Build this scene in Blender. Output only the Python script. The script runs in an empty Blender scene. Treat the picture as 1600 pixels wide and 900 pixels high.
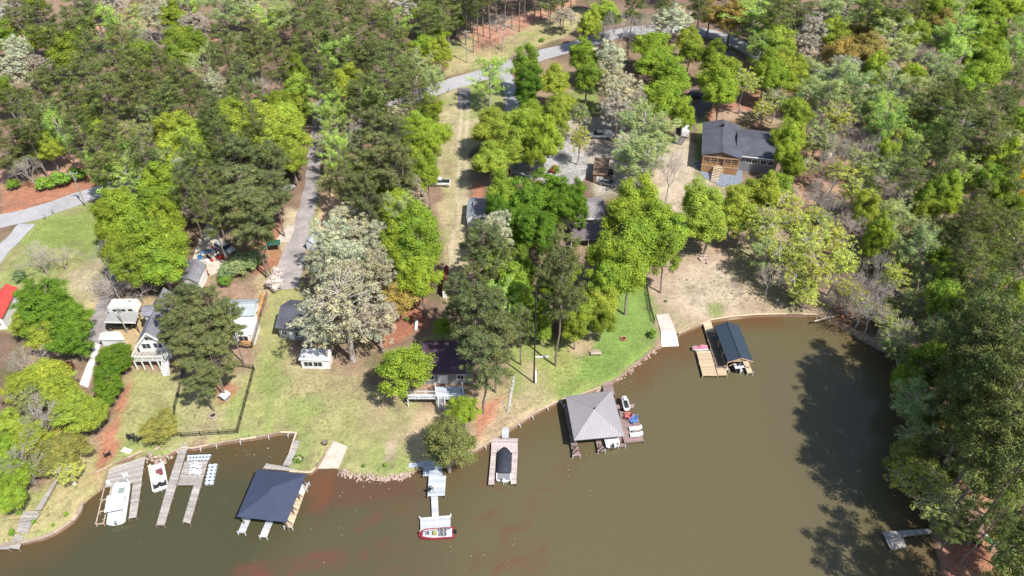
import bpy, math, random
import numpy as np
from mathutils import Vector

# ------------------------------------------------------------------ camera, sky, sun
SC = bpy.context.scene
COL = SC.collection
F, PITCH, CAMZ = 1180.0, math.radians(40.7), 100.0
CP, SP = math.cos(PITCH), math.sin(PITCH)
cam_d = bpy.data.cameras.new('camera'); cam = bpy.data.objects.new('camera', cam_d); COL.objects.link(cam)
cam_d.sensor_width = 36; cam_d.lens = 36*F/1600; cam_d.clip_end = 9000; cam_d.clip_start = 0.5
cam.location = (0, 0, CAMZ); cam.rotation_euler = (math.pi/2-PITCH, 0, 0)
SC.camera = cam
SUN_EL = math.radians(54); SH = Vector((-0.70, 0.71)).normalized()      # direction shadows fall on the ground
w = bpy.data.worlds.new('World'); SC.world = w; w.use_nodes = True
nt = w.node_tree; bg = nt.nodes['Background']
sky = nt.nodes.new('ShaderNodeTexSky'); sky.sky_type = 'NISHITA'; sky.sun_disc = False
sky.sun_elevation = SUN_EL; sky.sun_rotation = math.atan2(-SH.x, -SH.y)
nt.links.new(sky.outputs[0], bg.inputs[0]); bg.inputs[1].default_value = 0.125
sl = bpy.data.lights.new('sun', 'SUN'); sl.energy = 4.9; sl.angle = math.radians(0.5); sl.color = (1, .96, .89)
so = bpy.data.objects.new('sun', sl); COL.objects.link(so); so.location = (60, -60, 150)
sd = Vector((SH.x*math.cos(SUN_EL), SH.y*math.cos(SUN_EL), -math.sin(SUN_EL)))
so.rotation_euler = sd.to_track_quat('-Z', 'Y').to_euler()
SC.view_settings.view_transform = 'Standard'; SC.view_settings.look = 'None'
SC.view_settings.gamma = 1; SC.view_settings.exposure = 0.42
SC.render.engine = 'CYCLES'
try:
    SC.cycles.max_bounces = 5; SC.cycles.transparent_max_bounces = 4
    SC.cycles.diffuse_bounces = 3; SC.cycles.glossy_bounces = 2; SC.cycles.transmission_bounces = 3
except Exception: pass

rnd = random.Random(7)
# ------------------------------------------------------------------ where things stand
def land(y):
    t = (y-100)/12.0
    return 0.7 + 0.022*12*(t if t > 30 else math.log1p(math.exp(t)))
def ray(px, py):
    a, b = (px-800)/F, -(py-450)/F
    return Vector((a, CP+b*SP, -SP+b*CP))
def Z(px, py, z):                       # the spot at height z seen at that place of the photo
    d = ray(px, py); t = (z-CAMZ)/d.z
    return Vector((d.x*t, d.y*t, z))
def P(px, py, h=0.0):                   # the same, h above the ground
    z = 1+h
    for i in range(12):
        p = Z(px, py, z); z = land(p.y)+h
    return Z(px, py, z)
def proj(p):
    x, y, z = p[0], p[1], p[2]-CAMZ
    f = y*CP - z*SP; u = y*SP + z*CP
    return 800+F*x/f, 450-F*u/f
def depth(p): return p[1]*CP - (p[2]-CAMZ)*SP
def solve_z(x, y, py, lo=0, hi=30):
    for i in range(40):
        m = (lo+hi)/2
        if proj((x, y, m))[1] > py: lo = m
        else: hi = m
    return m
def heading(a, b): return math.atan2(b.y-a.y, b.x-a.x)

# ------------------------------------------------------------------ materials
MATS = {}
def mat(name, col, rough=.75, metal=0., var=.15, scale=1.5, spec=.3, tone=False, objcol=False, var2=0, trans=0, bump=0, emit=None):
    if name in MATS: return MATS[name]
    m = bpy.data.materials.new(name); m.use_nodes = True; n = m.node_tree; L = n.links
    b = n.nodes['Principled BSDF']
    b.inputs['Roughness'].default_value = rough; b.inputs['Metallic'].default_value = metal
    b.inputs['Specular IOR Level'].default_value = spec
    if objcol:
        oi = n.nodes.new('ShaderNodeObjectInfo'); src = oi.outputs['Color']
    else:
        rgb = n.nodes.new('ShaderNodeRGB'); rgb.outputs[0].default_value = (*col, 1); src = rgb.outputs[0]
    tc = n.nodes.new('ShaderNodeTexCoord')
    def mul(src, sc, amt, det=3):
        no = n.nodes.new('ShaderNodeTexNoise'); no.inputs['Scale'].default_value = sc; no.inputs['Detail'].default_value = det
        L.new(tc.outputs['Object'], no.inputs['Vector'])
        mr = n.nodes.new('ShaderNodeMapRange'); mr.inputs[1].default_value = .3; mr.inputs[2].default_value = .7
        mr.inputs[3].default_value = 1-amt; mr.inputs[4].default_value = 1+amt
        L.new(no.outputs['Fac'], mr.inputs[0])
        vm = n.nodes.new('ShaderNodeVectorMath'); vm.operation = 'SCALE'
        L.new(src, vm.inputs[0]); L.new(mr.outputs[0], vm.inputs['Scale'])
        return vm.outputs[0]
    if var: src = mul(src, scale, var)
    if var2: src = mul(src, scale*.15, var2, 2)
    if tone:
        at = n.nodes.new('ShaderNodeAttribute'); at.attribute_name = 'tone'
        vm = n.nodes.new('ShaderNodeVectorMath'); vm.operation = 'SCALE'
        L.new(src, vm.inputs[0]); L.new(at.outputs['Fac'], vm.inputs['Scale']); src = vm.outputs[0]
    L.new(src, b.inputs['Base Color'])
    if bump:
        no = n.nodes.new('ShaderNodeTexNoise'); no.inputs['Scale'].default_value = scale*4; L.new(tc.outputs['Object'], no.inputs['Vector'])
        bp = n.nodes.new('ShaderNodeBump'); bp.inputs['Strength'].default_value = bump; bp.inputs['Distance'].default_value = .05
        L.new(no.outputs['Fac'], bp.inputs['Height']); L.new(bp.outputs[0], b.inputs['Normal'])
    if trans:
        out = n.nodes['Material Output']
        df = n.nodes.new('ShaderNodeBsdfDiffuse'); tr = n.nodes.new('ShaderNodeBsdfTranslucent'); mx = n.nodes.new('ShaderNodeMixShader')
        L.new(src, df.inputs[0]); L.new(src, tr.inputs[0]); mx.inputs[0].default_value = trans
        L.new(df.outputs[0], mx.inputs[1]); L.new(tr.outputs[0], mx.inputs[2]); L.new(mx.outputs[0], out.inputs['Surface'])
        n.nodes.remove(b)
    MATS[name] = m; return m

# ------------------------------------------------------------------ mesh building
class MB:
    def __init__(s): s.v = []; s.f = []; s.t = []
    def add(s, vs, fs, tone=1.0):
        o = len(s.v); s.v += [tuple(p) for p in vs]
        for f in fs: s.f.append(tuple(i+o for i in f)); s.t.append(tone)
        return s
    def box(s, c, size, rz=0, tone=1.0, ry=0):
        hx, hy, hz = size[0]/2, size[1]/2, size[2]/2; cs, sn = math.cos(rz), math.sin(rz); cy, sy = math.cos(ry), math.sin(ry)
        vs = []
        for z in (-hz, hz):
            for x, y in ((-hx, -hy), (hx, -hy), (hx, hy), (-hx, hy)):
                x2, z2 = x*cy+z*sy, -x*sy+z*cy
                vs.append((c[0]+x2*cs-y*sn, c[1]+x2*sn+y*cs, c[2]+z2))
        return s.add(vs, [(3, 2, 1, 0), (4, 5, 6, 7), (0, 1, 5, 4), (1, 2, 6, 5), (2, 3, 7, 6), (3, 0, 4, 7)], tone)
    def prism(s, poly, thick, tone=1.0):            # poly: 3D points of the top, extruded down
        a = sum((poly[i][0]*poly[(i+1) % len(poly)][1]-poly[(i+1) % len(poly)][0]*poly[i][1]) for i in range(len(poly)))
        if a < 0: poly = poly[::-1]
        n = len(poly); vs = [tuple(p) for p in poly]+[(p[0], p[1], p[2]-thick) for p in poly]
        fs = [tuple(range(n)), tuple(range(2*n-1, n-1, -1))]+[(i, i+n, (i+1) % n+n, (i+1) % n) for i in range(n)]
        return s.add(vs, fs, tone)
    def bar(s, p, q, w_, h_=None, tone=1.0):         # square bar from p to q
        p, q = Vector(p), Vector(q); h_ = h_ or w_; d = (q-p)
        if d.length < 1e-6: return s
        d.normalize(); up = Vector((0, 0, 1)) if abs(d.z) < .95 else Vector((1, 0, 0))
        a = d.cross(up).normalized()*w_/2; b = a.cross(d).normalized()*h_/2
        vs = [p-a-b, p+a-b, p+a+b, p-a+b, q-a-b, q+a-b, q+a+b, q-a+b]
        return s.add(vs, [(3, 2, 1, 0), (4, 5, 6, 7), (0, 1, 5, 4), (1, 2, 6, 5), (2, 3, 7, 6), (3, 0, 4, 7)], tone)
    def tube(s, p, q, r, r2=None, n=8, tone=1.0, cap=True):
        p, q = Vector(p), Vector(q); r2 = r if r2 is None else r2; d = (q-p)
        if d.length < 1e-6: return s
        d.normalize(); up = Vector((0, 0, 1)) if abs(d.z) < .9 else Vector((1, 0, 0))
        a = d.cross(up).normalized(); b = a.cross(d)
        vs = []
        for c, rr in ((p, r), (q, r2)):
            for i in range(n):
                t = 2*math.pi*i/n; vs.append(c+(a*math.cos(t)+b*math.sin(t))*rr)
        fs = [(i, i+n, (i+1) % n+n, (i+1) % n) for i in range(n)]
        if cap: fs += [tuple(range(n)), tuple(range(2*n-1, n-1, -1))]
        return s.add(vs, fs, tone)
    def loft(s, rings, cap=True, tone=1.0):
        n = len(rings[0]); vs = [p for r in rings for p in r]; fs = []
        for k in range(len(rings)-1):
            for i in range(n):
                j = (i+1) % n; fs.append((k*n+i, k*n+j, (k+1)*n+j, (k+1)*n+i))
        if cap: fs += [tuple(range(n-1, -1, -1)), tuple((len(rings)-1)*n+i for i in range(n))]
        return s.add(vs, fs, tone)
    def build(s, name, m, parent=None, world=True, smooth=False):
        me = bpy.data.meshes.new(name)
        off = parent_world(parent) if (parent and world) else Vector((0, 0, 0))
        me.from_pydata([(x-off.x, y-off.y, z-off.z) for x, y, z in s.v], [], s.f)
        if any(abs(t-1) > 1e-3 for t in s.t):
            at = me.attributes.new('tone', 'FLOAT', 'FACE'); at.data.foreach_set('value', s.t)
        elif m and m.name in TONED:
            at = me.attributes.new('tone', 'FLOAT', 'FACE'); at.data.foreach_set('value', s.t)
        if smooth: me.polygons.foreach_set('use_smooth', [True]*len(me.polygons))
        me.materials.append(m); me.update()
        o = bpy.data.objects.new(name, me); COL.objects.link(o)
        if parent: o.parent = parent
        return o
TONED = set()
def parent_world(o):
    v = Vector((0, 0, 0))
    while o: v += Vector(o.location); o = o.parent
    return v
def tag(o, label=None, cat=None, group=None, kind=None):
    if label: o['label'] = label
    if cat: o['category'] = cat
    if group: o['group'] = group
    if kind: o['kind'] = kind
    return o
def thing(name, label, cat, loc=(0, 0, 0), group=None):
    o = bpy.data.objects.new(name, None); COL.objects.link(o); o.location = loc; o.empty_display_size = .3
    return tag(o, label, cat, group)
def put(o, loc, rz=0): o.location = loc; o.rotation_euler = (0, 0, rz); return o
def copy_tree(o, parent=None):
    c = o.copy(); COL.objects.link(c)
    if parent: c.parent = parent
    for ch in list(o.children): copy_tree(ch, c)
    return c

def tmat(name, *a, **k):
    k['tone'] = True; m = mat(name, *a, **k); TONED.add(name); return m
M_WOODG = tmat('weathered_grey_boards', (.36, .33, .30), .85, var=.18, scale=3)
M_WOODT = tmat('fresh_tan_boards', (.50, .38, .25), .8, var=.12, scale=3)
M_WOODB = tmat('brown_boards', (.17, .13, .105), .85, var=.15, scale=3)
M_WOODM = tmat('mauve_composite_boards', (.27, .19, .175), .8, var=.1, scale=3)
M_WOODP = tmat('pale_grey_boards', (.50, .52, .54), .75, var=.12, scale=2)
M_WOODO = tmat('orange_pine_boards', (.50, .27, .11), .75, var=.15, scale=3)
M_CREAMB = tmat('cream_boards', (.56, .45, .31), .8, var=.1, scale=3)
M_POST = mat('dark_post', (.20, .16, .13), .9)
M_POSTT = mat('tan_post', (.45, .33, .22), .8)
M_WHITE = mat('white_paint', (.78, .78, .76), .5, var=.04)
M_WHITEP = mat('white_plastic', (.80, .80, .80), .4, var=.02)
M_BLACK = mat('black_metal', (.025, .025, .027), .5, var=.1)
M_RUBBER = mat('rubber', (.02, .02, .02), .8, var=.1)
M_GLASS = mat('dark_glass', (.03, .04, .05), .08, var=0, spec=.6)
M_CONC = mat('pale_concrete', (.50, .44, .37), .9, var=.16, scale=.8, bump=.2, var2=.08)
M_CONCW = mat('white_concrete', (.72, .70, .68), .85, var=.08, scale=.8)
M_TAN = mat('tan_timber', (.50, .40, .29), .85, var=.18, scale=2)
M_ASPH = mat('worn_asphalt', (.36, .35, .36), .9, var=.08, scale=.6, bump=.1, var2=.12)
M_ASPHD = mat('dark_asphalt', (.15, .14, .145), .9, var=.15, scale=.8, var2=.15)
M_DRIVE = mat('mottled_drive', (.29, .26, .25), .9, var=.28, scale=.35, bump=.1, var2=.2)
M_CHROME = mat('bare_metal', (.55, .56, .58), .35, .8, var=.05)
# ------------------------------------------------------------------ ground and water
def vnoise(x, y, s, seed=0):
    x = x/s; y = y/s; xi = np.floor(x).astype(np.int64); yi = np.floor(y).astype(np.int64); fx = x-xi; fy = y-yi
    fx = fx*fx*(3-2*fx); fy = fy*fy*(3-2*fy)
    def h(a, b):
        n = (a*374761393+b*668265263+seed*974711) & 0x7fffffff; n = ((n ^ (n >> 13))*1274126177) & 0x7fffffff
        return ((n ^ (n >> 16)) & 0xffff)/65535.0
    return (h(xi, yi)*(1-fx)+h(xi+1, yi)*fx)*(1-fy)+(h(xi, yi+1)*(1-fx)+h(xi+1, yi+1)*fx)*fy
def fbm(x, y, s, seed=0, o=4):
    t = 0; a = .5
    for i in range(o): t = t+a*vnoise(x, y, s, seed+i*17); a *= .5; s *= .5
    return t*2-1+.06
def sdf(X, Y, poly):                    # >0 inside
    d = np.full(X.shape, 1e9); ins = np.zeros(X.shape, bool); n = len(poly)
    for i in range(n):
        ax, ay = poly[i]; bx, by = poly[(i+1) % n]; ex, ey = bx-ax, by-ay
        t = np.clip(((X-ax)*ex+(Y-ay)*ey)/(ex*ex+ey*ey+1e-9), 0, 1)
        d = np.minimum(d, (X-ax-t*ex)**2+(Y-ay-t*ey)**2)
        c = ((ay > Y) != (by > Y)) & (X < (bx-ax)*(Y-ay)/((by-ay) if abs(by-ay) > 1e-9 else 1e-9)+ax); ins ^= c
    d = np.sqrt(d); return np.where(ins, d, -d)
def linedist(X, Y, pts):
    d = np.full(X.shape, 1e9)
    for (ax, ay), (bx, by) in zip(pts[:-1], pts[1:]):
        ex, ey = bx-ax, by-ay; t = np.clip(((X-ax)*ex+(Y-ay)*ey)/(ex*ex+ey*ey+1e-9), 0, 1)
        d = np.minimum(d, (X-ax-t*ex)**2+(Y-ay-t*ey)**2)
    return np.sqrt(d)
def wp(pts, z=.6): return [(Z(x, y, z).x, Z(x, y, z).y) for x, y in pts]

SHORE = [(-300, 900), (-60, 868), (0, 853), (34, 847), (65, 839), (100, 822), (120, 804), (128, 783), (142, 772), (160, 759), (166, 738), (196, 718), (228, 708),
         (250, 716), (268, 705), (290, 695), (300, 700), (350, 690), (400, 683), (440, 675), (463, 676), (453, 706), (445, 736), (485, 738), (492, 733),
         (528, 732), (560, 741), (600, 745), (636, 738), (665, 728), (700, 728), (738, 706), (775, 684), (800, 668), (840, 642), (868, 628), (900, 619),
         (938, 606), (957, 596), (1000, 562), (1024, 543), (1034, 540), (1060, 539), (1058, 521), (1095, 506), (1112, 499), (1180, 491), (1230, 490), (1280, 491),
         (1300, 500), (1345, 527), (1400, 556), (1420, 595), (1428, 645), (1436, 700), (1448, 770), (1458, 835), (1472, 880), (1484, 930), (1540, 1000), (1760, 1080)]
shore_w = wp(SHORE)
LANDP = shore_w+[(900, 30), (900, 3000), (-900, 3000), (-900, 20)]
def onland(x, y): return float(sdf(np.array([x]), np.array([y]), LANDP)[0])

RAMPS = [[(521, 688.5, .78), (543, 697.5, .78), (529, 731, .16), (493, 732, .16)], [(1025, 492, 1.0), (1045, 490, 1.0), (1055.5, 517, .76), (1033, 518, .76)], [(1032.7, 518.5, .78), (1055.5, 517.5, .78), (1060.5, 540, .15), (1034, 541, .15)]]
def regions():
    gr, tan, red, lit = (.30, .29, .125), (.41, .335, .225), (.36, .165, .105), (.19, .125, .09)
    grn, pink, sand = (.175, .255, .065), (.37, .275, .20), (.46, .375, .28)
    R = []
    a = R.append
    # (polygon in the photo, colour, edge softness, edge wander)
    a(([(0, 296), (60, 285), (140, 262), (160, 292), (0, 342)], red, 1.5, 2))
    a(([(-40, 400), (20, 365), (45, 345), (140, 315), (165, 360), (165, 480), (110, 520), (-40, 520)], gr, 1.5, 2))
    a(([(60, 350), (150, 330), (150, 400), (60, 390), (10, 460), (5, 430)], (.20, .25, .07), 4, 4))
    a(([(110, 430), (165, 400), (165, 470), (140, 470)], tan, 3, 3))
    a(([(140, 470), (240, 460), (240, 520), (210, 580), (140, 560)], (.40, .30, .17), 2, 2))
    a(([(200, 575), (280, 575), (300, 700), (160, 735), (140, 775), (130, 820), (40, 845), (0, 850), (-60, 860), (-30, 760), (60, 760), (150, 700)], gr, 1.5, 2))
    a(([(195, 590), (210, 590), (190, 640), (185, 690), (160, 740), (130, 760), (150, 700), (175, 640)], red, 1, 1.5))
    a(([(130, 690), (150, 740), (100, 820), (-20, 850), (-20, 780), (60, 770)], (.38, .32, .16), 3, 3))
    a(([(270, 590), (395, 575), (385, 690), (280, 690)], (.36, .31, .17), 1.5, 2))
    a(([(335, 590), (378, 598), (372, 632), (335, 628)], red, 1, 1.2))
    a(([(400, 440), (470, 430), (480, 470), (440, 570), (560, 590), (660, 650), (640, 740), (490, 745), (300, 720), (380, 600), (400, 540), (410, 480)], gr, 1.5, 2))
    a(([(420, 540), (440, 550), (450, 600), (420, 680), (400, 640), (405, 570)], (.24, .285, .085), 3, 5))
    a(([(420, 560), (560, 590), (520, 660), (440, 600)], (.33, .28, .15), 4, 5))
    a(([(550, 600), (660, 620), (660, 735), (600, 690)], (.36, .29, .17), 3, 4))
    a(([(598, 690), (622, 688), (618, 716), (600, 716)], sand, .8, 1))
    a(([(400, 420), (470, 420), (480, 330), (450, 330)], tan, 1.5, 1.5))
    a(([(395, 385), (440, 345), (440, 425), (415, 440), (400, 430)], red, .8, 1))
    a(([(395, 430), (425, 420), (430, 450), (400, 470)], (.42, .33, .2), 1, 1.5))
    a(([(478, 310), (530, 300), (560, 330), (520, 370), (480, 360)], (.50, .33, .22), 1.2, 2))
    a(([(480, 300), (495, 290), (500, 430), (480, 430)], (.30, .28, .12), 1, 1))
    a(([(590, 470), (665, 465), (660, 510), (600, 545), (585, 520)], (.33, .14, .09), 1.5, 2))
    a(([(600, 545), (720, 505), (720, 540), (620, 560)], (.32, .30, .12), 1.5, 2))
    a(([(640, 640), (820, 590), (860, 640), (740, 710), (640, 740)], (.40, .30, .19), 1.5, 2))
    a(([(745, 635), (790, 610), (770, 650), (750, 690), (735, 680)], (.44, .20, .12), 1, 1.5))
    a(([(800, 540), (900, 520), (935, 455), (1010, 438), (1024, 505), (1034, 545), (955, 600), (860, 632), (800, 620)], (.25, .27, .09), 1.5, 2.5))
    a(([(900, 540), (950, 460), (1008, 440), (1024, 505), (1028, 535), (960, 590), (880, 606), (895, 570)], grn, 2, 3))
    a(([(895, 515), (935, 515), (930, 545), (885, 550)], (.40, .30, .19), 1.5, 2))
    a(([(820, 565), (830, 565), (870, 625), (810, 650), (790, 640)], (.38, .31, .18), 2, 2))
    a(([(1010, 436), (1045, 340), (1070, 280), (1110, 260), (1160, 300), (1210, 330), (1295, 420), (1300, 495), (1230, 492), (1110, 500), (1062, 522), (1024, 510)], pink, 1.5, 3))
    a(([(1040, 440), (1100, 400), (1160, 430), (1150, 480), (1080, 500)], sand, 4, 4))
    a(([(1100, 470), (1135, 465), (1130, 495), (1105, 495)], (.24, .26, .10), 1.5, 2))
    a(([(1040, 225), (1080, 220), (1112, 290), (1060, 400), (1030, 420), (1000, 320)], sand, 1.5, 2))
    a(([(1075, 290), (1100, 270), (1110, 300), (1085, 340)], (.28, .28, .12), 1, 1.5))
    a(([(1090, 180), (1130, 165), (1100, 250), (1140, 290), (1125, 290), (1085, 250)], (.25, .27, .10), 1, 1))
    a(([(1130, 100), (1230, 110), (1250, 200), (1100, 200)], (.34, .17, .115), 2, 3))
    a(([(1125, 178), (1230, 185), (1225, 200), (1115, 195)], (.38, .26, .185), 1, 2))
    a(([(1230, 230), (1330, 235), (1330, 330), (1230, 330)], (.42, .24, .17), 2, 4))
    a(([(690, 75), (760, 70), (910, 25), (925, 50), (860, 80), (692, 132)], (.36, .30, .16), 1.5, 2.5))
    a(([(735, 55), (800, 40), (900, 10), (880, 30), (790, 72), (745, 92)], (.42, .22, .15), 1.5, 3))
    a(([(690, 148), (790, 110), (790, 190), (735, 240), (740, 440), (700, 490), (690, 400), (682, 200)], (.37, .31, .18), 1.5, 2))
    a(([(732, 145), (790, 125), (785, 190), (738, 190)], (.24, .26, .10), 1.5, 2))
    a(([(740, 285), (760, 290), (745, 350), (735, 330)], red, 1, 1.5))
    a(([(890, 150), (940, 140), (935, 200), (890, 190)], (.22, .25, .08), 1.5, 2))
    a(([(860, 190), (960, 190), (1060, 230), (1000, 300), (930, 310)], (.38, .33, .28), 2, 3))
    a(([(1450, 690), (1540, 690), (1560, 800), (1475, 770)], (.42, .23, .15), 2, 3))
    a(([(1465, 850), (1560, 820), (1570, 900), (1475, 910)], (.34, .15, .10), 1.5, 2))
    a(([(1320, 470), (1345, 440), (1345, 490), (1300, 500)], (.34, .15, .09), 1, 2))
    a(([(1300, 500), (1400, 540), (1425, 590), (1400, 575), (1330, 525)], (.38, .29, .2), 1, 1.5))
    for x, y, r in ((45, 60, 20), (170, 20, 25), (215, 45, 22), (300, 65, 25), (160, 55, 14), (245, 200, 14), (105, 265, 30), (405, 150, 20), (555, 220, 10), (330, 75, 18), (5, 285, 20), (1420, 120, 20), (1380, 130, 16)):
        a(([(x-r, y-r*.5), (x+r, y-r*.5), (x+r, y+r*.5), (x-r, y+r*.5)], (.46, .26, .19), 3, 4))
    return R

def make_ground():
    xs = np.concatenate([[-3500, -1500, -700, -400, -280], np.arange(-200, 200.1, .8), [280, 400, 700, 1500, 3500]])
    ys = np.concatenate([[-3000, -1000, -300, -60], np.arange(16, 306, .8), [340, 400, 520, 800, 1600, 4000, 7000]])
    X, Y = np.meshgrid(xs, ys); nx, ny = len(xs), len(ys)
    D = sdf(X, Y, LANDP); t = (Y-100)/12.0
    zl = .7+.022*12*np.where(t > 30, t, np.log1p(np.exp(np.minimum(t, 30)))); zl = np.minimum(zl, 20)
    k = np.clip((D+.9)/1.1, 0, 1)
    Zg = -1.6*(1-k)+(zl-.02)*k
    for rq in RAMPS:                    # the ground is cut down under the boat ramps
        W = [Z(*p) for p in rq]; m = sdf(X, Y, [(p.x, p.y) for p in W]) > -.7
        t0, t1 = (W[0]+W[1])/2, (W[2]+W[3])/2; ax = t1-t0; u = ((X-t0.x)*ax.x+(Y-t0.y)*ax.y)/(ax.x**2+ax.y**2)
        zr = t0.z+(t1.z-t0.z)*np.clip(u, -.1, 1.1)-.22; Zg = np.where(m & (Zg > zr), zr, Zg)
    c = np.stack([np.full(X.shape, v) for v in (.185, .125, .09)], -1)
    n1 = fbm(X, Y, 14, 3); n2 = fbm(X, Y, 5, 9)
    m = np.clip(n1*2+.2, 0, 1)[..., None]; c = c*(1-m)+np.array((.30, .20, .145))*m
    m = np.clip(n2*3-.6, 0, 1)[..., None]*.6; c = c*(1-m)+np.array((.10, .12, .04))*m
    for poly, col, soft, wan in regions():
        d = sdf(X, Y, wp(poly, 1.2))+fbm(X, Y, wan*1.6+1, hash(len(poly)*7+int(poly[0][0])) % 97, 3)*wan
        m = np.clip(d/soft+.5, 0, 1)[..., None]
        c = c*(1-m)+np.array(col)*m
    c = c*(1+.16*fbm(X, Y, 3, 21, 3)[..., None]+.10*fbm(X, Y, 11, 5, 3)[..., None])
    lw = np.exp(-((c-np.array((.30, .29, .125)))**2).sum(-1)/.012); m = (np.clip(fbm(X, Y, 6, 91, 4)*2.6+.25, 0, 1)*lw*.6)[..., None]; c = c*(1-m)+np.array((.19, .255, .07))*m
    m = np.clip(fbm(X, Y, 3.2, 95, 4)*3.2-.7, 0, 1)[..., None]*.42; c = c*(1-m)+np.array((.17, .125, .085))*m
    # wheel tracks in the grass lane
    for off in (-.85, .85):
        pts = [(P(x, y).x+off, P(x, y).y) for x, y in ((728, 170), (724, 210), (722, 250), (722, 300), (721, 340), (712, 390), (705, 430))]
        d = linedist(X, Y, pts)+fbm(X, Y, 2, 5, 2)*.3; m = np.clip((.55-d)/.4, 0, 1)[..., None]*.75
        c = c*(1-m)+np.array((.50, .42, .31))*m
    m = np.clip((.2-D)/.6, 0, 1)[..., None]; c = c*(1-m)+np.array((.16, .10, .05))*m
    me = bpy.data.meshes.new('ground'); nv = nx*ny
    me.vertices.add(nv); me.vertices.foreach_set('co', np.stack([X, Y, Zg], -1).astype(np.float32).ravel())
    i = np.arange(nv).reshape(ny, nx); q = np.stack([i[:-1, :-1], i[:-1, 1:], i[1:, 1:], i[1:, :-1]], -1).reshape(-1, 4)
    me.loops.add(q.size); me.loops.foreach_set('vertex_index', q.ravel().astype(np.int32))
    me.polygons.add(len(q)); me.polygons.foreach_set('loop_start', (np.arange(len(q))*4).astype(np.int32))
    me.update(calc_edges=True)
    at = me.color_attributes.new('soil', 'FLOAT_COLOR', 'POINT')
    at.data.foreach_set('color', np.concatenate([c, np.ones(c.shape[:2]+(1,))], -1).astype(np.float32).ravel())
    m = bpy.data.materials.new('soil_and_grass'); m.use_nodes = True; n = m.node_tree; L = n.links; b = n.nodes['Principled BSDF']
    b.inputs['Roughness'].default_value = .95; b.inputs['Specular IOR Level'].default_value = .1
    a_ = n.nodes.new('ShaderNodeAttribute'); a_.attribute_name = 'soil'; src = a_.outputs['Color']
    tc = n.nodes.new('ShaderNodeTexCoord')
    for sc, amt, de in ((.45, .18, 5), (2.2, .26, 4), (7, .22, 3)):
        no = n.nodes.new('ShaderNodeTexNoise'); no.inputs['Scale'].default_value = sc; no.inputs['Detail'].default_value = de; no.inputs['Roughness'].default_value = .7
        L.new(tc.outputs['Object'], no.inputs['Vector'])
        mr = n.nodes.new('ShaderNodeMapRange'); mr.inputs[1].default_value = .3; mr.inputs[2].default_value = .7; mr.inputs[3].default_value = 1-amt; mr.inputs[4].default_value = 1+amt
        L.new(no.outputs['Fac'], mr.inputs[0]); vm = n.nodes.new('ShaderNodeVectorMath'); vm.operation = 'SCALE'
        L.new(src, vm.inputs[0]); L.new(mr.outputs[0], vm.inputs['Scale']); src = vm.outputs[0]
    L.new(src, b.inputs['Base Color'])
    no = n.nodes.new('ShaderNodeTexNoise'); no.inputs['Scale'].default_value = 3; no.inputs['Detail'].default_value = 5; L.new(tc.outputs['Object'], no.inputs['Vector'])
    bp = n.nodes.new('ShaderNodeBump'); bp.inputs['Strength'].default_value = .5; bp.inputs['Distance'].default_value = .15
    L.new(no.outputs['Fac'], bp.inputs['Height']); L.new(bp.outputs[0], b.inputs['Normal'])
    me.materials.append(m); o = bpy.data.objects.new('ground', me); COL.objects.link(o); tag(o, kind='structure')

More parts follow.
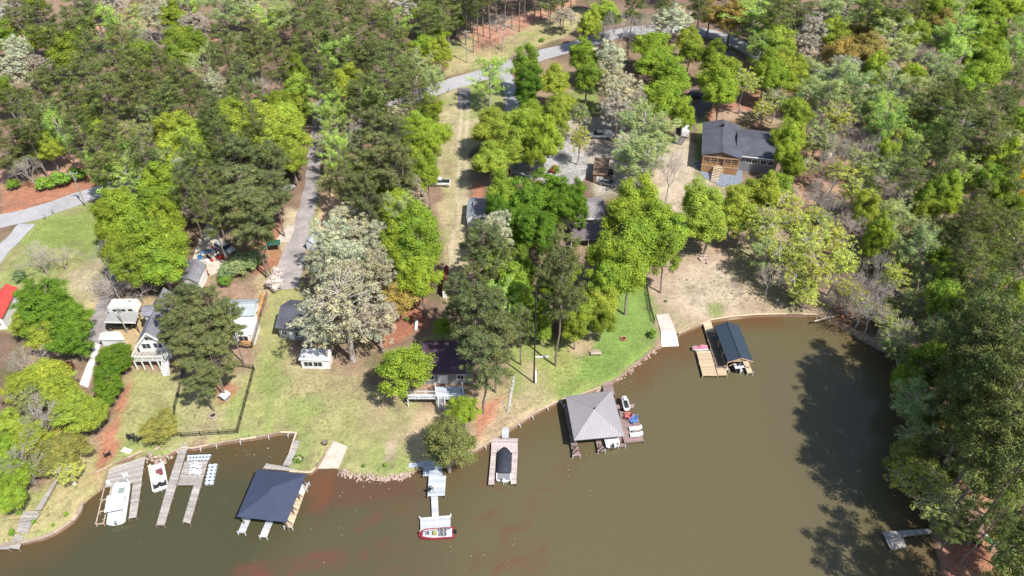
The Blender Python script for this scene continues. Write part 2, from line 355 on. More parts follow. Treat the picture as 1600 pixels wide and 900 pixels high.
def make_water():
    xs = np.concatenate([[-3500, -900, -300, -140], np.arange(-90, 90.1, .5), [140, 300, 900, 3500]])
    ys = np.concatenate([[-3000, -900, -250, -60, 0], np.arange(40, 125, .5), [130, 140]])
    X, Y = np.meshgrid(xs, ys); nx, ny = len(xs), len(ys)
    D = -sdf(X, Y, LANDP)
    base = np.stack([np.full(X.shape, v) for v in (.112, .095, .051)], -1)
    # greener water to the left, browner to the right
    g = np.clip((5-X)/45+fbm(X, Y, 30, 4, 3)*.5, 0, 1)[..., None]; base = base*(1-g)+np.array((.066, .062, .032))*g
    # brown shallows by the bank
    sh = np.clip((6.5-D)/6+fbm(X, Y, 6, 8, 3)*.35, 0, 1)*np.where(X > 22, 1, .55)*np.where(X > 52, .5, 1); sh = sh[..., None]
    base = base*(1-sh)+np.array((.120, .068, .030))*sh
    for poly, col, soft in (([(495, 735), (640, 740), (660, 775), (560, 790), (500, 815), (470, 800)], (.105, .056, .038), 3), ([(495, 738), (525, 735), (520, 800), (480, 800)], (.15, .066, .030), 2)):
        d = sdf(X, Y, wp(poly, 0))+fbm(X, Y, 5, 31, 3)*2.2; m = np.clip(d/soft+.5, 0, 1)[..., None]*.7; base = base*(1-m)+np.array(col)*m
    # drifting bands of red pollen
    sc = np.zeros(X.shape)
    wx = X+fbm(X, Y, 9, 41, 3)*2.2; wy = Y+fbm(X, Y, 9, 51, 3)*2.2
    for pts, wd, st in (
        ([(640, 800), (585, 808), (548, 828)], 1.2, .8), ([(640, 815), (668, 850), (600, 860), (540, 880), (430, 893), (380, 905)], 2.6, .95),
        ([(665, 805), (640, 800)], 2.2, .8), ([(660, 850), (720, 870), (760, 885), (830, 880), (838, 850), (800, 830), (840, 790), (880, 740), (900, 700)], 3.0, .8),
        ([(720, 830), (760, 812), (810, 800)], 1.6, .6), ([(700, 820), (760, 805), (785, 790), (800, 770), (775, 758), (750, 750)], 1.0, .65),
        ([(800, 850), (770, 880), (700, 890), (600, 905)], 2.4, .7), ([(500, 790), (540, 778), (600, 770), (650, 750)], 1.5, .8),
        ([(650, 745), (662, 790)], 1.0, .6), ([(470, 800), (520, 800), (560, 775)], 1.3, .6)):
        d = linedist(wx, wy, wp(pts, 0)); sc = np.maximum(sc, np.clip((wd*.85-d)/(wd*.5)+.1, 0, 1)*st)
    sc = sc*np.clip(.74+fbm(wx*1.6+wy*.6, wy*1.6-wx*.6, 3.2, 61, 4)*1.1, .1, 1)*np.clip(.85+fbm(X, Y, 12, 63, 3)*1.1, .3, 1)
    fil = np.clip(1.25-np.abs(fbm(wx*1.3, wy*1.3, 7, 71, 4))*5.5, .12, 1); fil2 = np.clip(1.2-np.abs(fbm(wx+wy*.5, wy-wx*.5, 4, 83, 3))*5, .1, 1)
    sc = sc*np.maximum(fil, fil2*.8)
    base = base*(1-sc[..., None]*.85)+np.array((.138, .056, .038))*sc[..., None]*.85
    me = bpy.data.meshes.new('lake'); nv = nx*ny
    me.vertices.add(nv); me.vertices.foreach_set('co', np.stack([X, Y, X*0], -1).astype(np.float32).ravel())
    i = np.arange(nv).reshape(ny, nx); q = np.stack([i[:-1, :-1], i[:-1, 1:], i[1:, 1:], i[1:, :-1]], -1).reshape(-1, 4)
    me.loops.add(q.size); me.loops.foreach_set('vertex_index', q.ravel().astype(np.int32))
    me.polygons.add(len(q)); me.polygons.foreach_set('loop_start', (np.arange(len(q))*4).astype(np.int32)); me.update(calc_edges=True)
    at = me.color_attributes.new('murk', 'FLOAT_COLOR', 'POINT')
    at.data.foreach_set('color', np.concatenate([base, sc[..., None]], -1).astype(np.float32).ravel())
    m = bpy.data.materials.new('murky_water'); m.use_nodes = True; n = m.node_tree; L = n.links; b = n.nodes['Principled BSDF']
    b.inputs['Roughness'].default_value = .09; b.inputs['IOR'].default_value = 1.33
    a_ = n.nodes.new('ShaderNodeAttribute'); a_.attribute_name = 'murk'; src = a_.outputs['Color']
    tc = n.nodes.new('ShaderNodeTexCoord')
    no = n.nodes.new('ShaderNodeTexNoise'); no.inputs['Scale'].default_value = 3.5; no.inputs['Detail'].default_value = 5; no.inputs['Roughness'].default_value = .8; L.new(tc.outputs['Object'], no.inputs['Vector'])
    mr = n.nodes.new('ShaderNodeMapRange'); mr.inputs[1].default_value = .35; mr.inputs[2].default_value = .65; mr.inputs[3].default_value = -1; mr.inputs[4].default_value = 1; L.new(no.outputs['Fac'], mr.inputs[0])
    ma = n.nodes.new('ShaderNodeMath'); ma.operation = 'MULTIPLY_ADD'   # amount = pollen*.3+.03
    L.new(a_.outputs['Alpha'], ma.inputs[0]); ma.inputs[1].default_value = .26; ma.inputs[2].default_value = .02
    mm = n.nodes.new('ShaderNodeMath'); mm.operation = 'MULTIPLY_ADD'; L.new(mr.outputs[0], mm.inputs[0]); L.new(ma.outputs[0], mm.inputs[1]); mm.inputs[2].default_value = 1
    vm = n.nodes.new('ShaderNodeVectorMath'); vm.operation = 'SCALE'; L.new(src, vm.inputs[0]); L.new(mm.outputs[0], vm.inputs['Scale']); L.new(vm.outputs[0], b.inputs['Base Color'])
    n2 = n.nodes.new('ShaderNodeTexNoise'); n2.inputs['Scale'].default_value = 1.1; n2.inputs['Detail'].default_value = 4
    mp = n.nodes.new('ShaderNodeMapping'); mp.inputs['Scale'].default_value = (.6, 1.6, 1); mp.inputs['Rotation'].default_value = (0, 0, .5)
    L.new(tc.outputs['Object'], mp.inputs['Vector']); L.new(mp.outputs[0], n2.inputs['Vector'])
    bp = n.nodes.new('ShaderNodeBump'); bp.inputs['Strength'].default_value = .3; bp.inputs['Distance'].default_value = .08
    L.new(n2.outputs['Fac'], bp.inputs['Height']); L.new(bp.outputs[0], b.inputs['Normal'])
    me.materials.append(m); o = bpy.data.objects.new('lake', me); COL.objects.link(o); tag(o, kind='structure')

make_ground(); make_water()
def flecks():  # tiny pale flat specks scattered over the water surface
    r = np.random.RandomState(4); b = MB()
    for (x, y, sx, sy, n) in ((975, 570, 60, 18, 55), (985, 600, 30, 12, 30), (900, 720, 60, 35, 45), (560, 770, 110, 40, 60), (700, 860, 120, 30, 60), (400, 705, 45, 14, 45), (350, 725, 40, 30, 30), (330, 800, 200, 40, 30), (1290, 530, 25, 14, 16)):
        for i in range(n):
            p = Z(x+r.normal()*sx*.6, y+r.normal()*sy*.6, .012)
            if onland(p.x, p.y) > -.6: continue
            s = .03+.08*r.rand()**3; a = r.rand()*6.28
            if i % 2: continue
            b.add([(p.x+math.cos(a+k*1.571)*s*(1, .5, .9, .6)[k], p.y+math.sin(a+k*1.571)*s*(1, .5, .9, .6)[k], .012) for k in range(4)], [(0, 1, 2, 3)])
    tag(b.build('floating_specks', mat('pale_flecks', (.55, .50, .40), .8)), 'small pale specks floating on the brown water', 'floating leaves', kind='stuff')
flecks()

# roads as sheets following the land
def ribbon(name, px, width, m, lift=.05, widths=None):
    pts = [P(x, y) for x, y in px]
    # Catmull-Rom
    Q = []; n = len(pts)
    for i in range(n-1):
        p0, p1, p2, p3 = pts[max(i-1, 0)], pts[i], pts[i+1], pts[min(i+2, n-1)]
        st = max(3, int((p2-p1).length/2))
        for k in range(st):
            t = k/st; Q.append((.5*((2*p1)+(p2-p0)*t+(2*p0-5*p1+4*p2-p3)*t*t+(3*p1-p0-3*p2+p3)*t**3), i+t))
    Q.append((pts[-1], n-1))
    b = MB(); vs = []; fs = []; cols = 5
    for i, (q, u) in enumerate(Q):
        d = (Q[min(i+1, len(Q)-1)][0]-Q[max(i-1, 0)][0]); d.z = 0; d.normalize(); s = Vector((-d.y, d.x, 0))
        wd = width if widths is None else widths[int(u)]*(1-u % 1)+widths[min(int(u)+1, n-1)]*(u % 1)
        wd += .25*math.sin(i*1.7)+.15*math.sin(i*.6)
        for k in range(cols):
            p = q+s*wd*(k/(cols-1)-.5); vs.append((p.x, p.y, land(p.y)+lift))
    for i in range(len(Q)-1):
        for k in range(cols-1):
            a = i*cols+k; fs.append((a+1, a, a+cols, a+cols+1))
    b.add(vs, fs); return tag(b.build(name, m), kind='structure')
def sheet(name, px, m, lift=.05, kind='structure'):
    b = MB(); b.prism([P(x, y, lift) for x, y in px], .25); return tag(b.build(name, m), kind=kind)
ribbon('road', [(-160, 382), (-60, 360), (0, 346), (60, 332), (135, 306), (200, 285), (260, 262)], 5.6, M_ASPH)
ribbon('side_road', [(-60, 470), (-20, 420), (5, 390), (25, 370), (42, 350)], 3.6, M_ASPH, .056)
ribbon('main_road', [(600, 175), (660, 148), (700, 133), (745, 120), (800, 101), (850, 85), (900, 72), (950, 56), (1000, 47), (1060, 46), (1110, 53), (1160, 72), (1205, 97), (1270, 115), (1350, 125), (1440, 160), (1520, 200)], 6.4, M_ASPH, .05)
ribbon('driveway', [(448, 452), (452, 425), (461, 392), (470, 360), (482, 318), (488, 280), (492, 240), (496, 205), (502, 165), (520, 140)], 4, M_DRIVE, .056, [4.4, 5.4, 4.8, 4.0, 3.6, 3.4, 3.4, 3.4, 3.4, 3.4])
sheet('concrete_apron', [(300, 408), (322, 412), (325, 432), (342, 424), (354, 396), (345, 370), (335, 340), (322, 352), (312, 372)], M_CONC, .054)
ribbon('lane', [(150, 545), (154, 510), (162, 475), (172, 445), (184, 405)], 2.8, M_DRIVE, .05)
ribbon('asphalt_apron', [(724.5, 138), (725, 154), (725, 171)], 3.4, M_ASPHD, .062)
ribbon('gravel_drive', [(783, 108), (797, 135), (801, 170), (803, 205), (830, 235), (880, 255)], 4, M_ASPH, .054)
sheet('gravel_yard', [(775, 225), (830, 195), (862, 197), (885, 215), (912, 240), (922, 262), (910, 284), (868, 290), (800, 270)], mat('grey_gravel', (.35, .335, .32), .95, var=.3, scale=1.2, var2=.25), .05)
ribbon('shaded_drive', [(1140, 80), (1118, 120), (1108, 150), (1092, 175), (1070, 200), (1055, 225)], 3.6, M_ASPHD, .054)
sheet('concrete_pad', [(428, 378), (450, 352), (462, 352), (452, 378)], M_CONC, .058)
# ------------------------------------------------------------------ trees
M_LEAF = mat('leaves', (1, 1, 1), .8, var=.30, scale=1.3, objcol=True, trans=.22, var2=.16)
M_NEEDLE = mat('needles', (1, 1, 1), .8, var=.25, scale=1.3, objcol=True, trans=.2)
M_BARK = mat('bark', (.26, .22, .185), .95, var=.25, scale=4)
M_PBARK = mat('pine_bark', (.22, .17, .14), .95, var=.25, scale=4)
M_TWIG = mat('bare_twigs', (.40, .35, .31), .9, var=.15, scale=3)

def tint(m):                            # fresher and duller patches inside one crown
    n = m.node_tree; L = n.links; no = n.nodes.new('ShaderNodeTexNoise'); no.inputs['Scale'].default_value = .55; no.inputs['Detail'].default_value = 3
    tc = n.nodes.new('ShaderNodeTexCoord'); L.new(tc.outputs['Object'], no.inputs['Vector'])
    mr = n.nodes.new('ShaderNodeMapRange'); mr.inputs[1].default_value = .38; mr.inputs[2].default_value = .62; L.new(no.outputs['Fac'], mr.inputs[0])
    mx = n.nodes.new('ShaderNodeMix'); mx.data_type = 'RGBA'; mx.inputs[6].default_value = (1.12, 1.05, .9, 1); mx.inputs[7].default_value = (.86, .94, .97, 1); L.new(mr.outputs[0], mx.inputs[0])
    oi = [x for x in n.nodes if x.type == 'OBJECT_INFO'][0]; vm = n.nodes.new('ShaderNodeVectorMath'); vm.operation = 'MULTIPLY'
    for l in list(oi.outputs['Color'].links): to = l.to_socket; L.remove(l); L.new(vm.outputs[0], to)
    L.new(oi.outputs['Color'], vm.inputs[0]); L.new(mx.outputs[2], vm.inputs[1])
tint(M_LEAF); tint(M_NEEDLE)
def leaf_mesh(name, C, N, S, asp, m):
    n = len(C); r = np.random.RandomState(5)
    N = N/np.linalg.norm(N, axis=1, keepdims=True)
    a = np.cross(N, r.normal(size=(n, 3))); a /= np.linalg.norm(a, axis=1, keepdims=True); b = np.cross(N, a)
    a = a*S[:, None]*.5; b = b*S[:, None]*.5*asp
    V = np.stack([C-a, C-b, C+a, C+b], 1).reshape(-1, 3)
    me = bpy.data.meshes.new(name); me.vertices.add(4*n); me.vertices.foreach_set('co', V.astype(np.float32).ravel())
    me.loops.add(4*n); me.loops.foreach_set('vertex_index', np.arange(4*n, dtype=np.int32))
    me.polygons.add(n); me.polygons.foreach_set('loop_start', (np.arange(n)*4).astype(np.int32)); me.update(calc_edges=True)
    me.materials.append(m); return me
def puffs(r, cs, rad, per, size, flat=.75, up=.5):
    C = []; N = []; S = []
    for c, R in zip(cs, rad):
        k = max(4, int(per*(R/np.mean(rad))**2)); u = r.normal(size=(k, 3)); u /= np.linalg.norm(u, axis=1, keepdims=True)
        q = r.rand(k, 1)**(1/2.2); p = u*q*R*np.array([1, 1, flat])*(1+.25*r.normal(size=(k, 1))*.6)
        C.append(c+p); N.append(u+np.array([0, 0, up*.8])+r.normal(size=(k, 3))*.36); S.append(size*(.6+.8*r.rand(k)))
    return np.concatenate(C), np.concatenate(N), np.concatenate(S)
def bent(b, p, q, r0, r1, rr, seg=3, wob=.08, n=5):
    p, q = Vector(p), Vector(q); L = (q-p).length; last = p
    for i in range(1, seg+1):
        t = i/seg; c = p.lerp(q, t)
        if i < seg: c = c+Vector(rr.normal(size=3))*L*wob/seg
        b.tube(last, c, r0+(r1-r0)*(i-1)/seg, r0+(r1-r0)*t, n=n, cap=False); last = c
def envelope(r, n, R, Rz, zc, shell=.55, low=-.75, lobes=6):
    ld = r.normal(size=(lobes, 3)); ld /= np.linalg.norm(ld, axis=1, keepdims=True); out = []
    while len(out) < n:
        u = r.normal(size=3); u /= np.linalg.norm(u)
        if u[2] < low: continue
        k = .68+.44*max(0, np.max(ld@u))**5+r.uniform(-.06, .06); q = (shell+(1-shell)*r.rand()) if r.rand() < .8 else r.rand()*.7
        out.append((u[0]*R*k*q, u[1]*R*k*q, zc+u[2]*Rz*k*q))
    return np.array(out)
def skeleton(b, r, pts, H, z0, rt, prim=8, twig=.05):
    top = Vector((r.uniform(-.4, .4), r.uniform(-.4, .4), H*.72)); bent(b, (0, 0, -.4), (top.x*.4, top.y*.4, z0), rt, rt*.75, r, 3, .05, 8)
    bent(b, (top.x*.4, top.y*.4, z0), top, rt*.75, rt*.22, r, 3, .08, 6)
    idx = r.choice(len(pts), min(prim, len(pts)), replace=False); nodes = []
    for i in idx:
        e = pts[i]; s = Vector((top.x*.4, top.y*.4, z0)).lerp(top, r.rand()*.7); m = Vector((e[0]*.55, e[1]*.55, s.z+(e[2]-s.z)*.6))
        bent(b, s, m, rt*.38, rt*.2, r, 3, .15, 5); nodes.append(np.array(m))
    nodes.append(np.array(top)); nodes = np.array(nodes)
    for e in pts:
        j = np.argmin(((nodes-e)**2).sum(1)); bent(b, nodes[j], e, rt*.16+.01, twig*.4, r, 2, .12, 4)

def fam_broad(seed, H=15, R=5.2, Rz=6.0, npf=98, pr=1.12, per=290, leaf=.27, low=-.6, trunk=.28):
    r = np.random.RandomState(seed); zc = H-Rz
    pts = envelope(r, npf, R-pr*.6, Rz-pr*.5, zc, low=low)
    rad = pr*(.65+.7*r.rand(len(pts))); C, N, S = puffs(r, pts, rad, per, leaf)
    b = MB(); skeleton(b, r, pts[::3], H, max(1.5, zc-Rz*.65), trunk)
    return b, leaf_mesh('crown', C, N, S, .65, M_LEAF), M_BARK
def fam_sparse(seed, H=15, R=5.2, Rz=5.2, npf=190, pr=.55, per=28, leaf=.26):
    r = np.random.RandomState(seed); zc = H-Rz
    pts = envelope(r, npf, R-pr*.6, Rz-pr*.5, zc, shell=.35); rad = pr*(.6+.8*r.rand(len(pts))); C, N, S = puffs(r, pts, rad, per, leaf)
    b = MB(); skeleton(b, r, pts, H, max(1.5, zc-Rz*.8), .26, 12, .09)
    return b, leaf_mesh('crown', C, N, S, .7, M_LEAF), M_TWIG
def fam_pale(seed, H=16, R=5.2, Rz=5.8, npf=210, pr=.6, per=66, leaf=.22):
    r = np.random.RandomState(seed); zc = H-Rz
    pts = envelope(r, npf, R-pr*.6, Rz-pr*.5, zc, shell=.5, lobes=9); rad = pr*(.6+.8*r.rand(len(pts))); C, N, S = puffs(r, pts, rad, per, leaf)
    b = MB(); skeleton(b, r, pts[::2], H, max(1.5, zc-Rz*.7), .3, 12, .08)
    return b, leaf_mesh('crown', C, N, S, .8, M_LEAF), M_TWIG
def fam_feather(seed, H=15, R=4.2, Rz=6.2, npf=120, leaf=.26):
    r = np.random.RandomState(seed); zc = H-Rz; b = MB(); cs = []; rad = []
    bent(b, (0, 0, -.4), (0, 0, H*.9), .24, .05, r, 5, .04, 7)
    for i in range(npf//4):
        t = i/(npf/4); z = zc-Rz*.7+t*Rz*1.5; a = r.rand()*6.283; L = R*(1-abs(t-.4)**1.6*1.1)*(.75+.35*r.rand())
        e = Vector((math.cos(a)*L, math.sin(a)*L, z+L*.75)); bent(b, (0, 0, z), e, .09, .02, r, 3, .1, 4)
        for k in range(6):
            q = Vector((0, 0, z)).lerp(e, .35+.13*k); cs.append(np.array(q)+r.normal(size=3)*.25); rad.append(.5+.3*r.rand())
    C, N, S = puffs(r, cs, np.array(rad), 48, leaf, 1.1)
    return b, leaf_mesh('crown', C, N, S, .5, M_LEAF), M_TWIG
def fam_pine(seed, H=22, R=4.3, per=62):
    r = np.random.RandomState(seed); b = MB(); bent(b, (0, 0, -.4), (r.uniform(-.4, .4), r.uniform(-.4, .4), H*.97), .27, .06, r, 6, .03, 7)
    cs = []; rad = []; z = H*.46
    while z < H*.985:
        t = (z-H*.46)/(H*.54); prof = min(1, .55+t*1.3) if t < .35 else max(.12, (1-(t-.35)/.68)**.62)
        for k in range(r.randint(3, 6)):
            a = r.rand()*6.283; L = R*prof*(.62+.5*r.rand())
            if r.rand() < .1: L *= .5
            e = Vector((math.cos(a)*L, math.sin(a)*L, z+L*(.12+.35*t))); bent(b, (0, 0, z), e, .06, .015, r, 2, .06, 4)
            m = max(1, int(L/.95))
            for j in range(m):
                q = Vector((0, 0, z)).lerp(e, 1-.62*j/max(1, m)); sd = (j > 0)*.55
                cs.append(np.array(q)+np.array([r.normal()*sd, r.normal()*sd, .1])); rad.append(.62+.35*r.rand())
        z += H*.034*(.8+.5*r.rand())
    cs.append(np.array([0, 0, H*.99])); rad.append(.5)
    C, N, S = puffs(r, cs, np.array(rad), per, .36, .62, .25)
    return b, leaf_mesh('crown', C, N, S, .34, M_NEEDLE), M_PBARK
def fam_bare(seed, H=13, R=4.5):
    r = np.random.RandomState(seed); t = MB(); b = MB()
    bent(t, (0, 0, -.4), (0, 0, H*.35), .2, .15, r, 3, .05, 7)
    def grow(p, d, L, rad, lv):
        q = p+d*L; bent(b, p, q, rad, rad*.62, r, 2, .1, 5 if lv < 3 else 3)
        if lv >= 5: return
        for k in range(3 if lv < 4 else 2):
            nd = (d+Vector(r.normal(size=3))*.42+Vector((0, 0, .10))).normalized(); grow(q, nd, L*(.72+.2*r.rand()), max(.016, rad*.66), lv+1)
    for k in range(4):
        a = k*1.57+r.rand(); grow(Vector((0, 0, H*.33)), Vector((math.cos(a)*.55, math.sin(a)*.55, .85)).normalized(), H*.16, .11, 0)
    z = np.array(b.v); s = R/np.percentile(np.abs(z[:, :2]), 96); zz = (z[:, 2]-H*.33); zz = zz*(H*.67/max(zz.max(), 1)); b.v = [tuple(q) for q in np.stack([z[:, 0]*s, z[:, 1]*s, zz+H*.33], 1)]
    return t, b, M_TWIG
def fam_bush(seed, H=3, R=1.9):
    r = np.random.RandomState(seed); pts = envelope(r, 34, R-.4, H*.42, H*.5, low=-.4); C, N, S = puffs(r, pts, .5*(.7+.6*r.rand(len(pts))), 85, .2)
    b = MB(); bent(b, (0, 0, -.2), (0, 0, H*.5), .08, .05, r, 2, .1, 5)
    for e in pts[::4]: bent(b, (0, 0, H*.2), e, .04, .015, r, 2, .1, 4)
    return b, leaf_mesh('crown', C, N, S, .7, M_LEAF), M_BARK

FAM = {}
def proto(fam, make, ref, seeds):
    L = []
    for s in seeds:
        tr, cr, mb = make(s)
        t = tr.build('trunk', mb, None); COL.objects.unlink(t)
        if isinstance(cr, MB): c = cr.build('branches', mb, None); COL.objects.unlink(c)
        else: c = bpy.data.objects.new('crown', cr)
        L.append((t, c))
    FAM[fam] = (L, ref)
proto('broad', fam_broad, (15, 5.2, 6.0), (1, 2, 3, 4, 5))
proto('full', lambda s: fam_broad(s, npf=150, pr=.95, per=230, leaf=.25, low=-.9, trunk=.3), (15, 5.2, 6.0), (11, 12, 13))
proto('sparse', fam_sparse, (15, 5.2, 5.2), (21, 22, 23, 24))
proto('pale', fam_pale, (16, 5.2, 5.8), (31, 32, 33))
proto('open', lambda s: fam_pale(s, npf=240, pr=.46, per=30, leaf=.2), (16, 5.2, 5.8), (34,))
proto('feather', fam_feather, (15, 4.2, 6.2), (41, 42, 43))
proto('pine', fam_pine, (22, 4.3, 5.8), (51, 52, 53, 54, 55, 56))
proto('pined', lambda s: fam_pine(s, 20, 5.2, 110), (20, 5.2, 5.6), (57, 58))
proto('bare', fam_bare, (13, 4.5, 4), (61, 62, 63))
proto('bush', fam_bush, (3, 1.9, 1.4), (71, 72))

KIND = {  # letter: family, colour, height, name, category, words
 'P': ('pine', (.175, .205, .070), 21, 'pine_tree', 'pine tree', 'dark green pine'),
 'Q': ('pined', (.185, .210, .088), 19, 'pine_tree', 'pine tree', 'thick-crowned grey-green pine'),
 'L': ('broad', (.29, .385, .052), 15, 'broadleaf_tree', 'tree', 'bright green leafy tree'),
 'G': ('broad', (.24, .32, .05), 15, 'broadleaf_tree', 'tree', 'mid green leafy tree'),
 'D': ('full', (.15, .255, .035), 10, 'broadleaf_tree', 'tree', 'deep green dense round tree'),
 'Y': ('broad', (.355, .425, .068), 14, 'broadleaf_tree', 'tree', 'yellow-green leafy tree'),
 'O': ('broad', (.40, .31, .10), 13, 'broadleaf_tree', 'tree', 'orange-brown tree'),
 'E': ('broad', (.75, .52, .05), 12, 'broadleaf_tree', 'tree', 'golden yellow tree'),
 'W': ('pale', (.54, .52, .355), 16, 'blossoming_tree', 'pale tree', 'pale cream blossoming tree'),
 'X': ('open', (.46, .44, .30), 20, 'blossoming_tree', 'pale tree', 'very large pale cream tree with grey limbs'),
 'V': ('pale', (.50, .44, .37), 13, 'budding_tree', 'pale tree', 'pinkish grey budding tree'),
 'C': ('feather', (.385, .46, .185), 14, 'young_leaf_tree', 'feathery tree', 'silvery green thin-leaved tree'),
 'H': ('feather', (.38, .53, .12), 14, 'young_leaf_tree', 'feathery tree', 'fresh light green feathery tree'),
 'S': ('sparse', (.50, .53, .11), 13, 'sparse_tree', 'sparse tree', 'sparse yellow-green tree with bare limbs'),
 'T': ('sparse', (.35, .39, .145), 12, 'sparse_tree', 'sparse tree', 'sparse grey-green tree with bare limbs'),
 'B': ('bare', (.4, .36, .3), 12, 'bare_tree', 'bare tree', 'leafless grey tree'),
 'Z': ('broad', (.27, .265, .075), 5, 'broadleaf_tree', 'tree', 'small olive-yellow round tree'),
 'A': ('full', (.215, .235, .085), 11, 'broadleaf_tree', 'tree', 'olive green tree overhanging the water'),
 'K': ('bush', (.22, .36, .06), 3, 'green_bush', 'bush', 'small round green bush'),
 'J': ('bush', (.24, .31, .15), 3, 'green_bush', 'bush', 'dull grey-green bush'),
 'R': ('bush', (.11, .035, .04), 3, 'red_bush', 'bush', 'dark red bush'),
 'N': ('bush', (.86, .74, .74), 3, 'blossom_bush', 'bush', 'pink-white blossoming bush')}
